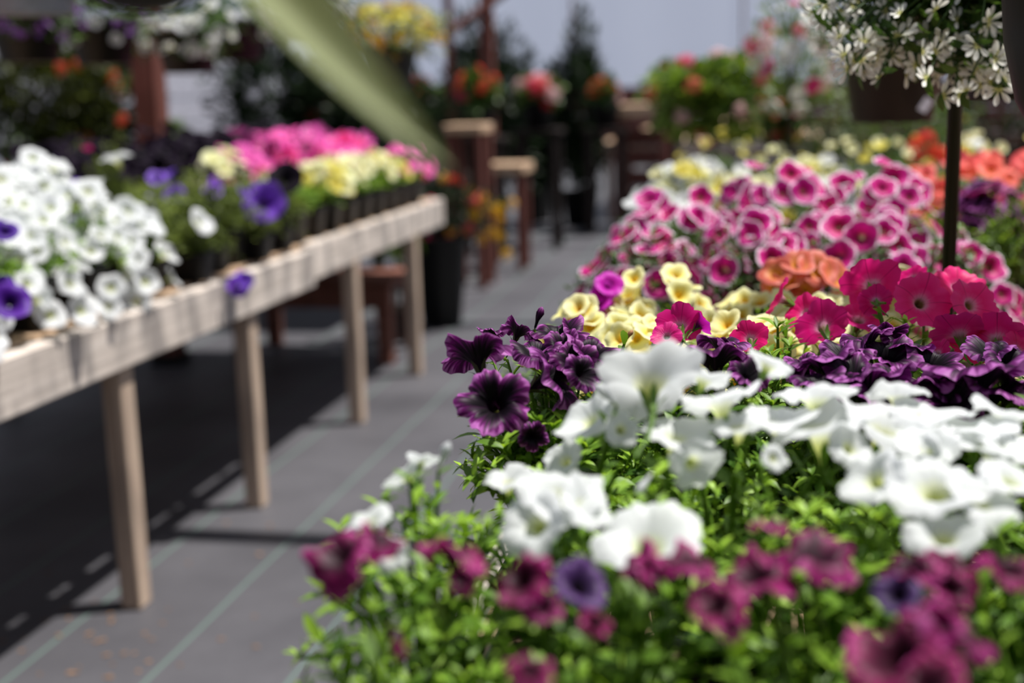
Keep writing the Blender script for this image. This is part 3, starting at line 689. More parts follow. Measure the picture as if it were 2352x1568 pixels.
near_row('white_petunia', 'white petunia in the nearer of two white rows, %s from the aisle', G, .745, (-.21, -.085, .04, .165), [
    ('white', 845, 1185, 120, .74, (-.2, .8, .3)), ('white', 895, 1272, 92, .72, (.1, .2, .9)), ('white', 925, 1085, 110, .84, (-.6, .6, -.3)), ('white', 970, 1050, 80, .85, (.2, .8, -.4)), ('bud_white', 1020, 1045, 80, .84, (.3, .8, .2)),
    ('white', 1165, 1090, 125, .86, (-.1, .9, .2)), ('white', 1290, 1120, 220, .78, (.1, .75, .5)), ('white', 1220, 1195, 180, .76, (-.4, .45, .6)), ('white', 1355, 1150, 150, .77, (.4, .6, .5)), ('white', 1490, 1225, 270, .74, (0, .8, .5)),
    ('white', 1600, 1070, 130, .80, (.3, -.2, .8)), ('white', 2150, 1100, 250, .76, (-.1, .7, .4)), ('white', 2000, 1090, 170, .78, (-.5, .5, .5)), ('white', 2260, 1130, 200, .75, (.2, .7, .4)), ('white', 2170, 1215, 190, .73, (-.1, .8, .4)),
    ('white', 2330, 1090, 150, .76, (.2, .7, .4)), ('white', 1780, 1050, 70, .80, (.3, .3, .8)), ('bud_white', 1480, 1110, 70, .79, (-.5, -.6, .2))],
    CAL, leaf=.022, extra=40, per=11, hgt=.175, leafparts=34)
near_row('white_petunia', 'white petunia in the farther white row, %s from the aisle', G, .885, (-.15, -.02, .11, .24), [
    ('white', 1490, 850, 250, .86, (0, .62, -.5)), ('white', 1340, 950, 170, .88, (-.5, .65, .3)), ('white', 1290, 1050, 110, .90, (-.5, .5, .5)), ('white', 1430, 985, 90, .84, (.2, .2, .9)), ('white', 1560, 985, 180, .84, (.2, .8, .3)),
    ('white', 1650, 905, 190, .86, (-.1, .75, -.25)), ('white', 1770, 830, 110, .90, (.4, .6, -.3)), ('white', 1870, 890, 200, .88, (0, .8, -.2)), ('white', 1880, 950, 260, .85, (-.1, .85, .15)), ('white', 2040, 960, 230, .85, (.2, .8, .3)),
    ('white', 2060, 890, 150, .90, (0, .9, -.1)), ('white', 2230, 960, 210, .86, (-.1, .8, .1)), ('white', 2320, 935, 180, .87, (.2, .8, .1)), ('white', 2280, 1010, 180, .83, (0, .8, .3)), ('white', 1700, 965, 150, .84, (0, .8, .3)),
    ('bud_white', 2150, 1030, 110, .82, (-.5, .6, .2)), ('white', 1620, 860, 120, .90, (.3, .7, -.3)), ('white', 1960, 1020, 120, .82, (.3, .5, .6)), ('white', 2140, 935, 200, .87, (.1, .8, .2)), ('white', 1790, 945, 190, .86, (0, .85, .1)), ('white', 2330, 1010, 170, .83, (.2, .7, .3)), ('white', 2130, 1010, 150, .83, (-.2, .7, .4)), ('bud_white', 1390, 905, 80, .84, (-.6, .6, .2))],
    CAL, leaf=.022, extra=26, per=10, hgt=.16, leafparts=34)
PURP = [
    ('purple', 1092, 795, 160, 1.10, (-.2, .9, -.3)), ('purple', 1132, 918, 172, 1.025, (-.1, .38, .9)), ('purple', 1195, 752, 84, 1.16, (.35, .85, -.2)), ('purple', 1285, 752, 135, 1.15, (.1, .75, .25)),
    ('purple', 1232, 795, 120, 1.12, (-.1, .85, .3)), ('purple', 1285, 858, 165, 1.08, (.75, .4, .1)), ('purple', 1362, 795, 130, 1.12, (.2, .7, .45)), ('purple', 1335, 760, 100, 1.16, (.35, .8, .2)), ('purple', 1128, 758, 64, 1.2, (0, .9, -.4)),
    ('bud_purple', 1237, 728, 56, 1.14, (.3, .9, 0)), ('purple', 1345, 850, 100, 1.07, (.5, .35, .7)), ('purple', 1300, 790, 100, 1.12, (.2, .7, .5)), ('bud_brownpetal', 1445, 770, 34, 1.15, (.5, .8, 0)),
    ('purple', 1640, 800, 165, 1.10, (0, .92, -.25)), ('purple', 1725, 850, 90, 1.06, (.3, .6, .5)), ('purple', 1580, 830, 90, 1.1, (-.4, .7, .2)), ('purple', 1660, 775, 110, 1.15, (.1, .9, .1)),
    ('purple', 1885, 815, 150, 1.09, (-.2, .9, -.1)), ('purple', 1985, 765, 110, 1.14, (-.2, .9, -.1)), ('purple', 2045, 800, 130, 1.12, (.05, .75, .55)), ('purple', 1940, 800, 120, 1.12, (-.3, .75, .3)), ('purple', 1990, 860, 170, 1.05, (0, .92, -.15)),
    ('purple', 2110, 865, 160, 1.05, (.1, .9, -.1)), ('purple', 2240, 840, 210, 1.04, (.1, .92, -.25)), ('purple', 2320, 810, 110, 1.11, (.1, .7, .5)), ('purple', 2150, 815, 120, 1.12, (.2, .75, .45)), ('purple', 2190, 905, 130, 1.02, (-.2, .5, .5)),
    ('purple', 1935, 870, 120, 1.04, (-.3, .7, .2)), ('purple', 2330, 870, 120, 1.05, (.3, .8, .1)), ('purple', 2040, 750, 80, 1.16, (.3, .9, -.1)), ('purple', 1225, 1005, 70, 1.04, (.2, -.2, .8)), ('purple', 1840, 830, 90, 1.1, (-.4, .8, .2)),
    ('purple', 2060, 855, 130, 1.06, (.2, .8, .3)), ('purple', 1960, 840, 130, 1.07, (-.1, .8, .35)), ('purple', 2290, 880, 150, 1.03, (.2, .85, .1)), ('purple', 2160, 870, 140, 1.05, (-.2, .85, .2)), ('purple', 2090, 780, 110, 1.14, (.2, .8, .3)), ('purple', 2270, 790, 110, 1.13, (-.2, .8, .3)),
    ('purple', 1700, 800, 100, 1.12, (.3, .8, .1)), ('purple', 1320, 820, 110, 1.1, (.1, .6, .6)), ('purple', 1880, 860, 110, 1.05, (0, .8, .2)), ('purple', 2040, 905, 130, 1.02, (0, .8, .1))]
PURP = [(k_, a_, b_, w_*(1.16 if a_ > 1500 else 1.04), d_, n_) for k_, a_, b_, w_, d_, n_ in PURP]
pp = near_row('purple_petunia', 'dark purple ruffled petunia in sharp focus, %s from the aisle', G, 1.06, (-.175, -.045, .085, .215), PURP,
    CALD, leaf=.025, extra=80, per=15, hgt=.18, leafparts=70)
HP = [('hotpink', 2000, 650, 122, 1.37, (.1, .45, -.75)), ('hotpink', 2120, 690, 122, 1.33, (.05, .3, .95)), ('hotpink', 2238, 695, 112, 1.33, (.3, .3, .85)), ('hotpink', 2205, 655, 105, 1.40, (.1, .5, .7)), ('hotpink', 2092, 632, 66, 1.42, (-.2, .6, -.5)),
      ('hotpink', 1885, 742, 112, 1.33, (-.05, .55, -.75)), ('hotpink', 1975, 725, 96, 1.35, (0, .7, .5)), ('hotpink', 1840, 712, 84, 1.36, (-.6, .5, .25)), ('hotpink', 1782, 682, 88, 1.38, (-.85, .4, -.1)), ('hotpink', 2200, 755, 110, 1.30, (0, .75, -.55)),
      ('hotpink', 2290, 770, 118, 1.30, (.25, .55, -.65)), ('hotpink', 2345, 800, 84, 1.27, (.3, .4, .7)), ('hotpink', 2230, 790, 90, 1.32, (0, .5, .7)), ('hotpink', 2150, 805, 60, 1.25, (-.1, .6, -.6)), ('hotpink', 2010, 690, 70, 1.34, (.1, .3, -.8))]
near_row('hot_pink_petunia', 'hot pink petunia standing in focus behind the purple ones, %s from the aisle', G, 1.30, (.02, .16, .30), [(k_, a_, b_, w_*1.16, d_, n_) for k_, a_, b_, w_, d_, n_ in HP], CAL, leaf=.023, extra=40, per=15, hgt=.20, leafparts=50)
near_row('hot_pink_petunia', 'hot pink petunia among yellow flowers, %s from the aisle', G, 1.26, (-.15,), [
    ('hotpink', 1560, 742, 116, 1.28, (-.05, .6, -.7)), ('hotpink', 1722, 772, 92, 1.26, (.05, .55, -.75)), ('hotpink', 1530, 768, 76, 1.24, (-.2, .5, .7)), ('magenta', 1612, 742, 66, 1.28, (.6, .5, -.3))], CAL, leaf=.017, extra=14, per=8, hgt=.10, leafparts=20)
grow_near()
# yellow small-flowered plants: domes of flowers with a few set by hand
def far_dome(name, label, cat, group, loc, R, h, keys, nfl, fR, leaf='leaf', pots=1.0, potmesh=None, tpl='low', droop=0.0, lsize=.025, nst=30, per=8, cover=1.0, fol=None, facing=.5, calyx=None, potz=0.0, up=.55):
    t = thing(name, label, cat, loc, group)
    if potmesh is None and pots > 0: pot_into(t, pots); base = .088*pots
    elif potmesh is not None: ob('pot', potmesh[0], t); base = potmesh[1]
    else: base = 0
    m = fol if fol is not None else dome_foliage(rnd.randint(0, 9999), R*.95, h*.92, nst, lsize, per, tpl, leaf, droop)
    ob('foliage', m, t, (0, 0, base), (0, 0, rnd.uniform(0, 6.28)), kind='stuff')
    tocam = (CAM-Vector(loc)); tocam.z = 0; tocam.normalize()
    ca = math.atan2(tocam.y, tocam.x)
    for i in range(nfl):
        for _ in range(12):
            u = rnd.uniform(0.0, cover); a = rnd.uniform(-math.pi, math.pi)
            if abs(a) < 1.9 or rnd.random() < .35: break
        a += ca; q = math.sqrt(u)
        z = h*math.sqrt(max(0, 1-(.97*q)**2))-droop*q*q
        p = Vector((R*q*math.cos(a), R*q*math.sin(a), base+z*rnd.uniform(.9, 1.08)))
        n = (Vector((math.cos(a)*q*1.1, math.sin(a)*q*1.1, up+.5*(1-q)))+tocam*facing*rnd.uniform(0, 1)+Vector((rnd.uniform(-.35, .35), rnd.uniform(-.35, .35), rnd.uniform(-.1, .2)))).normalized()
        k = keys if isinstance(keys, str) else rnd.choice(keys)
        f = flower(t, k, Vector(loc)+p, n, fR*rnd.uniform(.82, 1.15), calyx)
    return t
FOLY = [dome_foliage(40+i, .10, .12, 34, .018, 9, 'fine', 'leaf') for i in range(4)]
i = 0
for y, xs in ((1.43, (-.13, -.01)), (1.57, (-.20, -.06, .08)), (1.72, (-.14, 0.0, .14))):
    for x in xs:
        far_dome('yellow_calibrachoa', 'pale yellow small-flowered plant behind the hot pink petunias, %s of its patch' % ORD[i], 'potted plant', 'yellow small-flowered plants', (x, y, BT), .095, .155+.01*(i % 3), 'yellow', 19, .0205, fol=FOLY[i % 4], facing=.9); i += 1
t = thing('magenta_petunia', 'small bright magenta petunia at the aisle edge beside pale yellow flowers', 'potted plant', (-.275, 1.70, BT)); pot_into(t); ob('foliage', FOLY[1], t, (0, 0, .088), None, .8, 'stuff')
for px, py, w, n in ((1400, 650, 62, (.2, .5, .8)), (1372, 690, 60, (-.5, .4, .6)), (1385, 670, 50, (0, .3, .9)), (1395, 705, 44, (.2, .2, .9))):
    flower(t, 'magenta', P(px, py, 1.72), camdir(*n), px2m(w, 1.72)/2*1.15, CAL)
for k, lst in enumerate((((1780, 622, 80, (-.3, .5, .7)), (1812, 640, 76, (-.4, .6, .4)), (1835, 600, 84, (0, .6, .6)), (1770, 655, 60, (-.5, .3, .6))), ((1880, 612, 104, (0, .55, .8)), (1925, 632, 96, (.3, .4, .7)), (1850, 660, 70, (-.1, .4, .8)), (1945, 680, 70, (.2, .3, .8)), (1830, 690, 60, (0, .2, .9))))):
    c = P(lst[0][0], lst[0][1], 1.78); t = thing('orange_petunia', 'orange petunia with yellow throats before the white-edged pink ones, %s from the aisle' % ORD[k], 'potted plant', (c.x+.02, c.y, BT), 'orange petunias'); pot_into(t)
    ob('foliage', FOLY[k+2], t, (0, 0, .088), kind='stuff')
    for px, py, w, n in lst: flower(t, 'orange', P(px, py, 1.76), camdir(*n), px2m(w, 1.76)/2, CAL)
c = P(2085, 628, 1.7); t = thing('yellow_petunia', 'single yellow petunia peeping over the hot pink flowers, left of the black pole', 'potted plant', (c.x, c.y+.02, BT)); pot_into(t); ob('foliage', FOLY[0], t, (0, 0, .088), kind='stuff')
flower(t, 'yellow', c, camdir(0, .7, .5), px2m(86, 1.7)/2, CAL); flower(t, 'yellow', P(2060, 700, 1.68), camdir(.2, .5, .6), .02, CAL)

# white-edged pink mounds
FOLP = [dome_foliage(60+i, .15, .17, 60, .022, 11, 'fine', 'leafmid', .05) for i in range(3)]
BIGPOT = (round_pot('round_pot', .075, .10, .12, 'pot'), .105)
pic = [(-.20, 2.22), (-.02, 2.20), (.16, 2.22), (.30, 2.27), (-.16, 2.44), (.03, 2.46), (.20, 2.46)]
for i, (x, y) in enumerate(pic):
    row = 'front' if i < 4 else 'back'
    far_dome('picotee_petunia', 'magenta petunia mound with white-edged petals, %s row, %s from the aisle' % (row, ORD[i % 4]), 'potted plant', 'white-edged petunia mounds', (x, y, BT), .15 if i < 4 else .17, (.16, .19, .20, .15, .21, .255, .255)[i], 'picotee', 38 if i < 4 else 50, .0275, fol=FOLP[i % 3], potmesh=BIGPOT, facing=1.1, droop=.07, up=.35)

# ------------------------------------------------------------------ right bench, farther plants
FOLD = [dome_foliage(80+i, .14, .15, 40, .03, 9, 'low', 'leaf', .03) for i in range(4)]
FOLM = [dome_foliage(90+i, .14, .15, 44, .028, 9, 'low', 'leafmid', .03) for i in range(3)]
def patch(name, lab, group, spots, keys, n, fR, R, h, fol, **kw):
    for i, s in enumerate(spots):
        far_dome(name, lab % ORD[i], 'potted plant', group, (s[0], s[1], BT), R*rnd.uniform(.93, 1.07), h*rnd.uniform(.93, 1.07), keys, n, fR, fol=rnd.choice(fol), **kw)
patch('plum_petunia', 'dark plum petunia right of the black pole, %s of the patch from the pole', 'plum petunias', [(.46, 2.72), (.61, 2.78), (.48, 2.92), (.66, 2.98)], ['far_burgundy', 'far_purple', 'far_purple'], 18, .028, .11, .20, FOLD, facing=.8)
patch('salmon_petunia', 'salmon petunia behind the black pole and the plum ones, %s from the pole', 'salmon petunias', [(.36, 3.05), (.49, 3.14), (.64, 3.18), (.80, 3.22)], 'far_salmon', 20, .028, .12, .25, FOLD, facing=.6)
patch('white_edged_petunia', 'white petunia mixed among plum and salmon flowers by the pole, %s of its kind', 'white flowers by the pole', [(.27, 2.84), (.18, 2.98)], 'far_white', 9, .026, .10, .22, FOLD)
patch('cream_petunia', 'cream-yellow petunia in the patch behind the white-edged pink mounds, %s from the aisle', 'cream petunias on the right bench', [(-.22, 3.35), (-.05, 3.32), (.12, 3.36), (-.20, 3.65), (0.0, 3.62), (.18, 3.66), (-.12, 3.95), (.1, 3.98)], ['far_cream', 'far_cream', 'far_white', 'far_lemon'], 22, .025, .125, .22, FOLM, facing=.6)
patch('white_bedding', 'white-flowered bedding plant far along the right bench aisle edge, %s along', 'white bedding plants', [(-.24, 3.05), (-.2, 4.3)], 'far_white', 16, .024, .11, .2, FOLM)
patch('green_herb', 'flowerless green bedding plant in the far right bench patch, %s of it', 'green bedding plants', [(.34, 3.8), (.52, 3.75), (.4, 4.2), (.6, 4.1), (.8, 4.0), (.3, 4.6), (.55, 4.6), (-.2, 4.65), (0, 4.4), (.12, 4.75), (-.15, 5.0), (.05, 5.1), (.3, 5.0), (-.2, 5.4), (.5, 5.0), (.72, 4.5), (.75, 4.9)], ['far_lemon', 'far_cream'], 4, .02, .15, .26, FOLM)
for i, (px, py, k, lab) in enumerate(((2135, 330, 'far_salmon', 'red-salmon'), (2230, 345, 'far_white', 'white'))):
    c = P(px, py+40, 4.0); far_dome('bedding_plant', '%s flowered plant standing farther back beside the black pole' % lab, 'potted plant', None, (c.x, c.y, BT), .1, .26, k if i else 'umbel_red', 8, .03, fol=FOLD[i])

def bush(name, label, cat, center, rad, n, leaf, mat, keys=None, nfl=0, fR=.03, pot=None, potmat='pot', tpl='low', group=None, seed=None, ground=None, stuffed=True, facing=.8, topbias=.2, hanger=None, spread=1.0):
    """plant with an ellipsoid crown about `center`; pot: (bottom radius, top radius, height) standing at ground height or hanging"""
    c = Vector(center); rx, ry, rz = rad; zb = ground if ground is not None else c.z-rz
    t = thing(name, label, cat, (c.x, c.y, zb), group); off = c-t.location
    if pot:
        m = round_pot('pot', *pot, potmat); ob('pot', m, t)
        if off.z-rz > pot[2]-.05:
            v, f = tube_arrays([(0, 0, pot[2]-.04), (.01, .01, off.z*.6), (0, 0, off.z+rz*.5)], [.014, .011, .006], 6); ob('stem', mk('stem', v, f, 'calyxdark', var=np.full(len(v), .3)), t)
    if hanger:
        for k in range(3):
            a = k*2.09; v, f = tube_arrays([(pot[1]*math.cos(a), pot[1]*math.sin(a), pot[2]-.005), (0, 0, pot[2]+hanger)], .0018, 4); ob('hanger_wire', mk('hanger_wire', v, f, 'metal'), t)
    sd = seed if seed is not None else rnd.randint(0, 9999)
    ob('foliage', shell_foliage(sd, rx, ry, rz, n, leaf, tpl, mat), t, off, kind='stuff')
    tocam = CAM-c; tocam.normalize()
    for i in range(nfl):
        while True:
            d = Vector((rnd.gauss(0, 1), rnd.gauss(0, 1), rnd.gauss(topbias, 1))).normalized()
            if d.dot(tocam) > -.25 or rnd.random() < .15: break
        p = c+Vector((d.x*rx, d.y*ry, d.z*rz))*rnd.uniform(.92, 1.08)*spread
        nn = (d+tocam*facing*rnd.random()+Vector((0, 0, .25))).normalized()
        k = keys if isinstance(keys, str) else rnd.choice(keys)
        flower(t, k, p, nn, fR*rnd.uniform(.8, 1.2))
    return t
def at_px(px, py, d): return P(px, py, d)
bush('geranium', 'leafy geranium bush with scattered pink blooms, behind the cream patch', 'potted plant', P(1640, 225, 5.6), (.25, .22, .17), 1300, .05, 'leafbright', ['umbel_rose', 'umbel_salmon', 'umbel_blush'], 14, .045, (.10, .13, .16), tpl='roundlow', ground=BT)
bush('geranium', 'pink geranium left of the leafy pink bush, at the aisle edge', 'potted plant', P(1545, 200, 5.9), (.09, .1, .10), 420, .045, 'leafbright', ['umbel_rose', 'umbel_rose', 'umbel_salmon'], 9, .045, (.09, .11, .15), tpl='roundlow', ground=BT)
bush('geranium', 'small red and salmon geranium at the right of the leafy pink bush', 'potted plant', P(1795, 280, 4.9), (.06, .1, .07), 300, .04, 'leafmid', ['umbel_salmon', 'umbel_red'], 7, .032, (.07, .09, .12), tpl='roundlow', ground=BT)
bush('fuchsia', 'tall pink and white flowered plant under the right hanging baskets', 'potted plant', P(1815, 130, 4.6), (.14, .15, .20), 700, .04, 'leafbright', ['far_hotpink', 'umbel_rose', 'umbel_blush', 'far_white', 'far_white'], 34, .03, (.09, .12, .16), ground=BT)
bush('fern_like_plant', 'airy pale green plant with tiny yellow dots beneath the brown hanging pot', 'potted plant', P(1900, 270, 4.9), (.22, .2, .20), 1300, .04, 'leafgrey', ['umbel_lemon'], 8, .018, (.10, .13, .16), ground=BT)
bush('fern_like_plant', 'airy green plant right of the black pole in the background', 'potted plant', P(2080, 300, 5.2), (.24, .2, .18), 1200, .04, 'leafmid', ['umbel_lemon'], 7, .018, (.10, .13, .16), ground=BT)
bush('shrub', 'dark shrub at the right picture edge behind the salmon flowers', 'potted plant', P(2290, 280, 5.6), (.42, .25, .28), 1500, .05, 'leafdarkshade', ['umbel_lemon'], 3, .02, (.12, .15, .18), ground=BT)
bush('bedding_plant', 'bright green plant right of the plum petunias at the picture edge', 'potted plant', P(2335, 555, 2.55), (.07, .07, .07), 500, .025, 'leafbright', None, 0, .02, (.05, .06, .08), ground=BT)

# the rows carry on past the right edge of the picture
for x, y, k, lab in ((.20, .50, 'far_burgundy', 'burgundy'), (.31, .63, 'far_burgundy', 'burgundy'), (.32, .78, 'far_white', 'white'), (.39, .92, 'far_white', 'white'), (.36, 1.08, 'far_purple', 'dark purple'), (.47, 1.22, 'far_purple', 'dark purple'),
        (.45, 1.38, 'far_hotpink', 'hot pink'), (.40, 1.55, 'far_cream', 'cream-yellow'), (.55, 1.62, 'far_cream', 'cream-yellow'), (.50, 1.80, 'far_salmon', 'salmon'), (.64, 1.92, 'far_salmon', 'salmon'), (.55, 2.08, 'far_lightpink', 'light pink')):
    cnt_k = 'inner' if (x, y) in ((.20, .50), (.32, .78), (.36, 1.08), (.45, 1.38), (.40, 1.55), (.50, 1.80), (.55, 2.08)) else 'outer'
    far_dome('petunia', '%s petunia past the right end of its row on the right bench, %s pot' % (lab, cnt_k), 'potted plant', 'petunias past the right picture edge', (x, y, BT), .10, .155, k, 11, .03, fol=FOLD[int(y*10) % 4], facing=.5)

# ------------------------------------------------------------------ right hanging baskets and pole
pb = P(2178, 640, 1.72); pt = Vector((pb.x, pb.y, 2.6))
t = thing('display_pole', 'slim black metal pole rising from the right bench among the petunias', 'pole', (pb.x, pb.y, BT))
ob('shaft', lathe('shaft', [(0, 0), (.0098, 0), (.0098, 1.83), (0, 1.83)], 'metal', 16), t); ob('base_plate', box_mesh('base_plate', .1, .1, .008, 'metal', .002), t, (0, 0, .004))
ob('arm', box_mesh('arm', .5, .016, .016, 'metal', .002), t, (.05, 0, 1.82))
# white fan-flower basket
bc = P(2235, 175, 1.62); bl = Vector((bc.x, bc.y, bc.z-.030))
t = thing('hanging_basket', 'hanging basket of trailing white fan-shaped flowers in a small black pot', 'hanging basket', tuple(bl))
ob('pot', round_pot('pot', .05, .07, .12, 'pot'), t, (.045, 0, 0))
for k in range(3):
    a = k*2.09; v, f = tube_arrays([(.045+.07*math.cos(a), .07*math.sin(a), .115), (.045, 0, .55)], .0016, 4); ob('hanger_wire', mk('hanger_wire', v, f, 'metal'), t)
fo = Foliage('fine'); ends = []
CLUS = [(1890, 30), (1950, 95), (1985, 160), (2040, 50), (2095, 160), (2160, 100), (2190, 190), (2235, 70), (2280, 120), (2250, 205), (2110, 20), (2010, 110)]
for k in range(230):
    if k % 5 < 3: cx_, cy_ = rnd.choice(CLUS); px, py = rnd.gauss(cx_, 28), min(rnd.gauss(cy_, 24), 228)
    else: px = rnd.uniform(1860, 2340); py = rnd.uniform(-160, 60+110*min(1, (px-1860)/200))
    d = rnd.uniform(1.5, 1.66)
    e = P(px, py, d)-bl; b = Vector((rnd.uniform(-.08, .08), rnd.uniform(-.08, .08), .14)); m = b.lerp(e, .5)+Vector((0, 0, .05))
    pts = [b, b.lerp(m, .6), m, m.lerp(e, .55), e]; fo.stem(pts, [.002, .002, .0016, .0013, .001]); fo.along(pts, 10, .030); ends.append(e)
ob('foliage', fo.mesh('foliage', 'leafmid'), t, kind='stuff')
for e in ends[:170]:
    n = (camdir(rnd.uniform(-.5, .5), rnd.uniform(-.5, .4), rnd.uniform(.4, 1)))
    flower(t, 'fan', bl+e+camdir(0, 0, 1)*.01, n, rnd.uniform(.015, .021))
# brown pot behind
bc = P(2048, 280, 2.75)
t = thing('hanging_basket', 'brown hanging pot with a white tag, behind the white fan flowers', 'hanging basket', tuple(bc))
ob('pot', round_pot('pot', .085, .115, .17, 'potbrown'), t)
ob('foliage', shell_foliage(5, .17, .17, .09, 700, .03, 'low', 'leafmid'), t, (0, 0, .2), kind='stuff')
for k in range(3):
    a = k*2.09; v, f = tube_arrays([(.115*math.cos(a), .115*math.sin(a), .165), (0, 0, .6)], .0016, 4); ob('hanger_wire', mk('hanger_wire', v, f, 'metal'), t)
for k in range(26):
    a = rnd.uniform(0, 6.28); flower(t, 'fan', bc+Vector((.16*math.cos(a), .16*math.sin(a), rnd.uniform(.17, .28))), camdir(rnd.uniform(-.5, .5), .2, .8), .016)
tg = P(2126, 240, 2.62); V = np.array([(-.011, 0, -.016), (.009, 0, -.016), (.012, 0, .010), (.004, 0, .016), (-.008, 0, .014)]); V = np.concatenate([V, V+np.array([0, .0012, 0])])
o = ob('price_tag', mk('price_tag', V, [[0, 1, 2, 3, 4], [9, 8, 7, 6, 5]]+[[i, i+5, (i+1) % 5+5, (i+1) % 5] for i in range(5)], 'tag', smooth=False), t, tg-bc, (0, math.radians(28), yaw+.1))
# black pot at the right edge
bc = P(2490, 320, 1.30)
t = thing('hanging_basket', 'large black hanging pot cut off by the right picture edge', 'hanging basket', tuple(bc))
ob('pot', lathe('pot', [(0, 0), (.03, .002), (.052, .012), (.068, .04), (.082, .10), (.090, .19), (.094, .191), (.094, .2), (.086, .2), (.08, .18), (0, .175)], 'pot', 40), t); ob('foliage', shell_foliage(6, .10, .10, .06, 400, .03, 'fine', 'leafmid'), t, (0, 0, .22), kind='stuff')
for k in range(3):
    a = k*2.09; v, f = tube_arrays([(.09*math.cos(a), .09*math.sin(a), .195), (0, 0, .6)], .0016, 4); ob('hanger_wire', mk('hanger_wire', v, f, 'metal'), t)

# ------------------------------------------------------------------ left bench plants
LG = 'petunia pots on the left bench'
FOLL = [dome_foliage(120+i, .13, .13, 36, .03, 9, 'low', 'leaf', .05) for i in range(4)]
FOLO = [dome_foliage(130+i, .15, .16, 60, .024, 11, 'low', 'leafolive', .07) for i in range(3)]
cnt = {}
def lplant(kind, lab, x, y, keys, n, fR, R, h, fol, **kw):
    cnt[lab] = cnt.get(lab, 0)+1
    return far_dome(kind, lab % ORD[cnt[lab]-1], 'potted plant', LG, (x, y, BT), R, h, keys, n, fR, fol=rnd.choice(fol), pots=1.25, **kw)
for x in (-1.68, -1.89, -2.10):
    for y in np.arange(2.26, 3.12, .205):
        rowl = {-1.68: 'front', -1.89: 'middle', -2.10: 'back'}[x]
        lplant('white_petunia', 'white petunia massed on the left bench, '+rowl+' row, %s counting away from the camera', x, y+rnd.uniform(-.02, .02), 'far_white', 26, .036, .15, .22+.05*(x < -1.8)+.02*(x < -2), FOLL, droop=.15 if x > -1.8 else .02, facing=.9)
for k, y in enumerate(np.arange(3.25, 4.3, .18)):
    lplant('violet_petunia', 'mostly green petunia with few violet blooms at the left bench edge, %s along', -1.68, y, ['far_violet'], (0, 1, 0, 3, 1)[k % 5], .032, .13, .17, FOLO, droop=.05, facing=.9)
    lplant('violet_petunia', 'green petunia with violet blooms in the second left-bench row, %s along', -1.94, y, ['far_violet', 'far_black'], (3, 2, 2, 3, 1)[k % 5], .034, .13, .19, FOLO, facing=.9)
for y in np.arange(3.45, 5.0, .2):
    lplant('dark_petunia', 'near-black petunia towards the middle of the left bench, %s along', -2.16, y, ['far_black'], 14, .036, .13, .26, FOLO, facing=.6)
for y in np.arange(4.35, 6.1, .2):
    lplant('cream_petunia', 'cream-yellow petunia at the far left bench edge, %s along', -1.68, y, ['far_cream', 'far_cream', 'far_lemon'] if y < 5.6 else ['far_lightpink'], 9, .034, .12, .17, FOLL, facing=.9)
    lplant('pink_petunia', 'light pink petunia in the second row of the far left bench, %s along', -1.93, y, ['far_lightpink', 'far_lightpink', 'far_lightpink', 'far_hotpink'] if y > 4.5 else ['far_cream', 'far_black'], 13, .038, .13, .23, FOLL, facing=.6)
    lplant('pink_petunia', 'light pink petunia in the third row of the far left bench, %s along', -2.13, y+.05, 'far_lightpink' if y > 4.9 else 'far_black', 12, .038, .13, .27, FOLL, facing=.5)
for y in np.arange(2.4, 3.4, .21):
    lplant('mixed_petunia', 'pink and violet petunia behind the massed white ones, %s along the left bench', -2.38, y+.5, ['far_lightpink', 'far_violet', 'far_hotpink'] if y < 2.8 else ['far_black', 'far_black', 'far_hotpink'], 9, .04, .14, .29, FOLO, facing=.6)
for y in np.arange(3.9, 6.0, .22):
    lplant('dark_petunia', 'near-black petunia in the rear left-bench row, %s along', -2.38, y+.1, ['far_black'], 12, .04, .14, .29, FOLO, facing=.5)
# single blooms set by hand at the bench edge
t = thing('violet_petunia', 'deep violet petunia hanging at the left picture edge among white petunias', 'potted plant', (-1.66, 2.03, BT), LG); pot_into(t, 1.2); ob('foliage', FOLL[1], t, (0, 0, .1), None, .9, 'stuff')
for px, py, w, d, n in ((25, 690, 90, 2.50, (.4, .3, .8)), (12, 525, 60, 2.55, (.3, .6, .6)), (-5, 660, 70, 2.55, (0, .5, .8))): flower(t, 'far_deepviolet', P(px, py, d), camdir(*n), px2m(w, d)/2*1.1)
t = thing('violet_petunia', 'violet petunia with one bloom trailing over the left bench edge', 'potted plant', (-1.65, 3.62, BT), LG); pot_into(t, .9); ob('foliage', FOLO[1], t, (0, 0, .05), None, .55, 'stuff')
for px, py, w, n in ((548, 655, 46, (.2, .1, .9)), (562, 640, 42, (.5, .5, .6)), (455, 630, 10, (.2, .1, .9))): flower(t, 'far_violet', P(px, py, 3.72), camdir(*n), px2m(w, 3.72)/2*1.2)
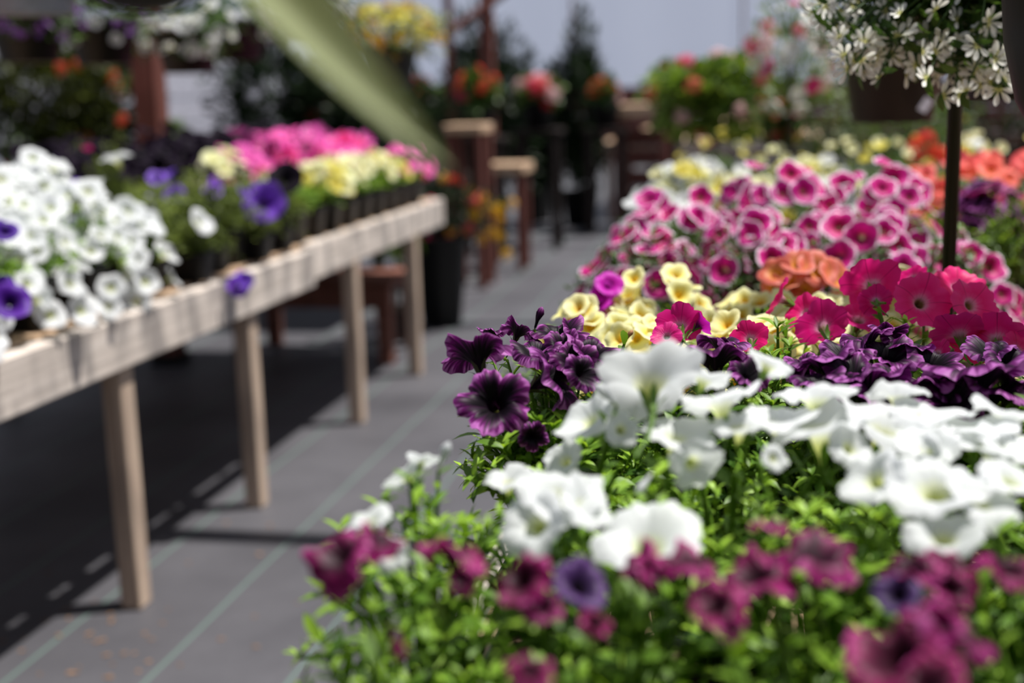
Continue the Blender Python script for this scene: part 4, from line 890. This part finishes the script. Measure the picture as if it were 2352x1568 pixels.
for k, (px, py, w, d, kk, n) in enumerate(((265, 356, 76, 3.7, 'far_white', (-.3, .8, .1)), (465, 505, 72, 3.6, 'far_white', (.75, .3, .3)), (605, 462, 100, 4.05, 'far_violet', (.1, .3, .9)), (398, 445, 56, 3.9, 'far_violet', (0, .5, .8)), (655, 405, 84, 4.3, 'far_black', (.2, .5, .8)), (190, 355, 54, 4.2, 'far_hotpink', (-.4, .5, .5)), (110, 372, 60, 3.9, 'far_violet', (.3, .5, .6)))):
    c = P(px, py, d); t = thing('tall_petunia', ['white petunia bloom standing tallest above the massed white petunias', 'sideways white petunia bloom between green violet-flowered plants', 'largest violet petunia bloom beside the black pots', 'pair-forming violet petunia bloom right of the white mass', 'large near-black petunia bloom below the pink ones', 'lone hot pink petunia bloom above the white mass', 'violet petunia bloom at the left above the white mass'][k], 'potted plant', (c.x-.05, c.y+.05, BT), LG)
    pot_into(t, .9); ob('foliage', FOLO[k % 3], t, (0, 0, .08), None, (.6, .6, max(.4, (c.z-BT-.1)/.14)), 'stuff'); flower(t, kk, c, camdir(*n), px2m(w, d)/2)

# ------------------------------------------------------------------ plants on the floor, end of the left bench
pc = P(975, 690, 7.3); pc.z = 0
t = bush('mixed_planter', 'tall black pot with red, pink and gold flowers at the end of the left bench', 'potted plant', (pc.x+.1, pc.y, .68), (.24, .22, .17), 1100, .05, 'leafdarkshade', ['umbel_gold', 'umbel_rose', 'umbel_rose', 'umbel_red', 'umbel_salmon', 'umbel_rose'], 32, .034, (.11, .17, .52), ground=0)
fo = Foliage('low')
for k in range(10):
    e = P(rnd.uniform(1105, 1190), rnd.uniform(440, 590), 7.15)-t.location; b = Vector((.12, 0, .6)); m = b.lerp(e, .5)+Vector((0, 0, .08)); pts = [b, m, e]; fo.stem(pts, .003); fo.along(pts, 7, .04)
    flower(t, 'umbel_gold', t.location+e, camdir(rnd.uniform(-.4, .4), .2, .8), .034)
ob('trailing_foliage', fo.mesh('trailing_foliage', 'leafolive'), t, kind='stuff')
bush('leafy_plant', 'bright-leaved young plant tucked beneath the end of the left bench', 'potted plant', (-1.95, 6.55, .62), (.17, .15, .16), 420, .07, 'leafbright', None, 0, .02, (.08, .11, .18), ground=.0)
bush('leafy_plant', 'dark leafy plant standing on the low reddish stand', 'potted plant', (-2.3, 6.2, .60), (.2, .14, .12), 420, .06, 'leafdarkshade', ['umbel_red'], 2, .025, (.07, .09, .12), ground=.416)

# ------------------------------------------------------------------ background
# tall dark shrubs in black pots
for k, (px, d, w, top, lab) in enumerate(((1115, 11.6, .40, 60, 'tallest dark shrub in a black pot, behind the small shelf table'), (1328, 12.2, .28, 85, 'dark upright shrub in a black pot left of the pale far bench'), (1225, 12.9, .26, 240, 'broad dark shrub in a black pot under the pink geranium'), (1050, 12.4, .26, 165, 'dark shrub left of the tallest one, below the thin braced upright'))):
    c = P(px, top, d); zt = c.z
    bush('potted_shrub', lab, 'shrub', (c.x, c.y, (zt+.35)/2+.05), (w, w, (zt-.35)/2), 4200, .10, 'leafdarkshade', None, 0, .02, (.15, .19, .36), ground=0)
# geraniums on the far benches
for px, py, d, rad, keys, n, fR, lab in ((1235, 215, 10.6, (.17, .15, .11), ['umbel_rose', 'umbel_red', 'umbel_rose', 'umbel_blush', 'umbel_blush'], 30, .058, 'big red, pink and blush geranium'),
        (1100, 215, 10.0, (.14, .14, .16), ['umbel_red', 'umbel_rose', 'umbel_coral'], 12, .05, 'red and pink headed geranium left of the big blush one'),
        (955, 215, 10.3, (.17, .15, .10), ['umbel_coral', 'umbel_coral', 'umbel_rose'], 16, .048, 'orange-red geranium below the yellow hanging basket'),
        (1390, 215, 11.6, (.11, .12, .13), ['umbel_coral', 'umbel_blush', 'umbel_coral'], 10, .048, 'orange and white geranium left of the potting table')):
    c = P(px, py, d)
    bush('geranium', lab, 'potted plant', c, rad, 520, .06, 'leafmid', keys, n, fR, (.10, .14, .22), tpl='roundlow', ground=c.z-rad[2]-.18, topbias=.7)
    p = thing('plant_plinth', 'narrow dark timber stand carrying the '+lab.split(' geranium')[0]+' geranium', 'stand', (c.x, c.y, 0)); hh = c.z-rad[2]-.18
    ob('top_board', box_mesh('top_board', .4, .4, .04, 'darkwood', .004), p, (0, 0, hh-.02))
    for dx in (-.15, .15):
        for dy in (-.15, .15): ob('leg', box_mesh('leg', .05, .05, hh-.04, 'darkwood', .004), p, (dx, dy, (hh-.04)/2))
# yellow hanging basket
c = P(890, 75, 6.3)
bush('hanging_basket', 'hanging basket with a mound of yellow flowers against the pale film', 'hanging basket', (c.x, c.y, c.z), (.27, .24, .12), 1100, .045, 'leafolive', ['umbel_lemon', 'umbel_gold', 'far_cream', 'far_lemon'], 80, .03, (.10, .15, .20), 'pot', ground=c.z-.28, hanger=.6, topbias=.4)
c = P(705, 25, 5.2)
bush('hanging_basket', 'hanging basket of white flowers with yellow eyes, beside the long blurred leaf', 'hanging basket', (c.x, c.y, c.z+.03), (.17, .17, .11), 600, .045, 'leafmid', ['far_white', 'far_white', 'far_cream'], 40, .036, (.09, .14, .18), 'pot', ground=c.z-.1, hanger=.6)
# hanging baskets behind the left bench
for px, py, d, R, key, nf, lab, pm in ((60, 60, 4.6, .16, ['fanlilac'], 46, 'black hanging pot with lilac flowers at the upper left', 'pot'), (235, 70, 4.9, .16, ['fanlilac', 'fanlilac', 'far_white'], 50, 'black hanging pot with lilac flowers trailing beside the timber post', 'pot'), (430, 95, 5.3, .19, ['far_white', 'fan'], 40, 'hanging pot of white flowers right of the timber post', 'potbrown'), (545, 70, 5.6, .16, ['fanlilac', 'far_white'], 14, 'dark hanging pot with a few lilac blooms left of the long blurred leaf', 'pot')):
    c = P(px, py, d); bush('hanging_basket', lab, 'hanging basket', (c.x, c.y, c.z+.05), (R, R, .12), 700, .04, 'leafmid', key, nf, .026 if 'far' not in key[0] else .035, (.10, .14, .17), pm, ground=c.z-.13, hanger=.6, topbias=-.2, spread=1.05)
c = P(60, 0, 3.4)
t = thing('hanging_basket', 'pale grey hanging pot whose base shows at the upper left corner', 'hanging basket', tuple(P(80, 34, 3.4)))
ob('pot', round_pot('pot', .10, .14, .16, 'potgrey'), t); ob('foliage', shell_foliage(8, .18, .18, .08, 500, .04, 'low', 'leafmid'), t, (0, 0, .2), kind='stuff')
# dark shrubbery behind the left bench, on a second bench
LB = .72
bench('plant_bench', 'dark second bench carrying shrubs, beyond the far end of the left bench', -5.0, -2.2, 6.8, 9.6, LB, .12, (7.2, 9.2), (), plank=.2, mats=('darkwood', 'darkwood', 'darkwood'))
for k, (px, py, d, rad, mat, keys, nf, lab) in enumerate(((120, 225, 7.4, (.40, .3, .36), 'leafoliveshade', ['umbel_coral'], 8, 'olive-leaved shrub with orange blooms behind the left bench'), (-150, 250, 7.5, (.34, .3, .36), 'leafdarkshade', None, 0, 'dark shrub at the left picture edge behind the bench'),
        (245, 250, 8.1, (.34, .3, .42), 'leafdarkshade', ['umbel_blush'], 8, 'dark shrub with pale blooms left of the timber post'), (620, 225, 7.9, (.34, .3, .46), 'leafdarkshade', None, 0, 'dark green shrub left of the long blurred leaf'), (770, 265, 8.2, (.34, .3, .34), 'leafdarkshade', ['umbel_coral'], 6, 'dark shrub with orange blooms behind the pink petunias'),
        (905, 285, 8.7, (.38, .3, .32), 'leafdarkshade', None, 0, 'dark shrub behind the tip of the long blurred leaf'), (400, 325, 7.5, (.09, .09, .10), 'leafbright', ['umbel_red'], 3, 'small red-flowered plant at the foot of the timber post'),
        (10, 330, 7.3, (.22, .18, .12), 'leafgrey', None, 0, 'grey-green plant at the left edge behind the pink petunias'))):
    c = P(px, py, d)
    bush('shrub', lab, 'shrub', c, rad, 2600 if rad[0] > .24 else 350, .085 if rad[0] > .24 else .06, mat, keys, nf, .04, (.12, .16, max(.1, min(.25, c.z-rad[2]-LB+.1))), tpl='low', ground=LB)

# ------------------------------------------------------------------ near hanging plant with the long strap leaf
bw = P(330, 40, .44)
t = thing('hanging_spider_plant', 'brown hanging bowl with long strap leaves, blurred close to the lens at the top', 'hanging basket', (bw.x, bw.y, bw.z))
ob('bowl', lathe('bowl', [(0, 0), (.010, .001), (.020, .006), (.032, .018), (.042, .038), (.048, .062), (.051, .063), (.051, .068), (.045, .067), (.04, .055), (0, .05)], 'potbrown', 32), t)
for k in range(3):
    a = k*2.09; v, f = tube_arrays([(.05*math.cos(a), .05*math.sin(a), .065), (0, 0, .5)], .0015, 4); ob('hanger_wire', mk('hanger_wire', v, f, 'metal'), t)
def strap(pts, widths, name='strap_leaf', twist=None):
    V, F = [], []; n = len(pts); K = 6
    for i, p in enumerate(pts):
        tg = (pts[min(i+1, n-1)]-pts[max(i-1, 0)]).normalized(); side = tg.cross(camdir(.25, .35, 1)).normalized(); nn = side.cross(tg)
        for k in range(K+1):
            e = k/K*2-1; q = p+side*(widths[i]/2*e)+nn*(abs(e)*widths[i]*.42); V.append(tuple(q))
    for i in range(n-1):
        for k in range(K): a = i*(K+1)+k; F.append([a, a+1, a+K+2, a+K+1])
    return ob(name, mk(name, np.array(V)-np.array(t.location), np.array(F), 'strapleaf', var=np.full(len(V), .6)), t)
root = Vector(t.location)+Vector((.01, 0, .055))
def bez(a, b, c, d, n=14): return [a*(1-s)**3+b*3*s*(1-s)**2+c*3*s*s*(1-s)+d*s**3 for s in [i/n for i in range(n+1)]]
def wprof(w, n=14): return [w*(.45+.55*math.sin(min(1, (i/n)*1.6)*math.pi/2))*(1-(i/n)**5)+.0008 for i in range(n+1)]
strap(bez(root, P(440, -240, .5), P(600, 20, .42), P(1030, 390, .40)), wprof(.028))
for k in range(7):
    a = .9+k*.75; e = root+Vector((.16*math.cos(a), .16*math.sin(a), .02)); m = root.lerp(e, .5)+Vector((0, 0, .14))
    if k in (4, 5): continue
    strap(bez(root, root.lerp(m, .7), m, e+Vector((0, 0, .12))), wprof(.018))

# ------------------------------------------------------------------ debris on the floor
for k in range(46):
    px, py = (rnd.uniform(0, 420), rnd.uniform(1400, 1568)) if k < 28 else (rnd.uniform(60, 700), rnd.uniform(1200, 1500))
    d0 = FWD+RGT*((px-1176)/FPX)-UPV*((py-784)/FPX); p = CAM+d0*(-CAM_Z/d0.z)
    s = rnd.uniform(.004, .011)
    V = np.array([(-1, -.5, .02), (0, -.7, .25), (1, -.3, .05), (1.1, .3, .2), (.2, .7, .02), (-.8, .5, .3), (0, 0, .45)])*s
    o = ob('dry_petal', mk('dry_petal', V, [[0, 1, 6], [1, 2, 6], [2, 3, 6], [3, 4, 6], [4, 5, 6], [5, 0, 6]], 'straw'), None, (p.x, p.y, .001), (0, 0, rnd.uniform(0, 6)))
    tag(o, 'tiny dry tan petal fallen on the grey ground fabric', 'fallen petal', 'dry petals on the floor')
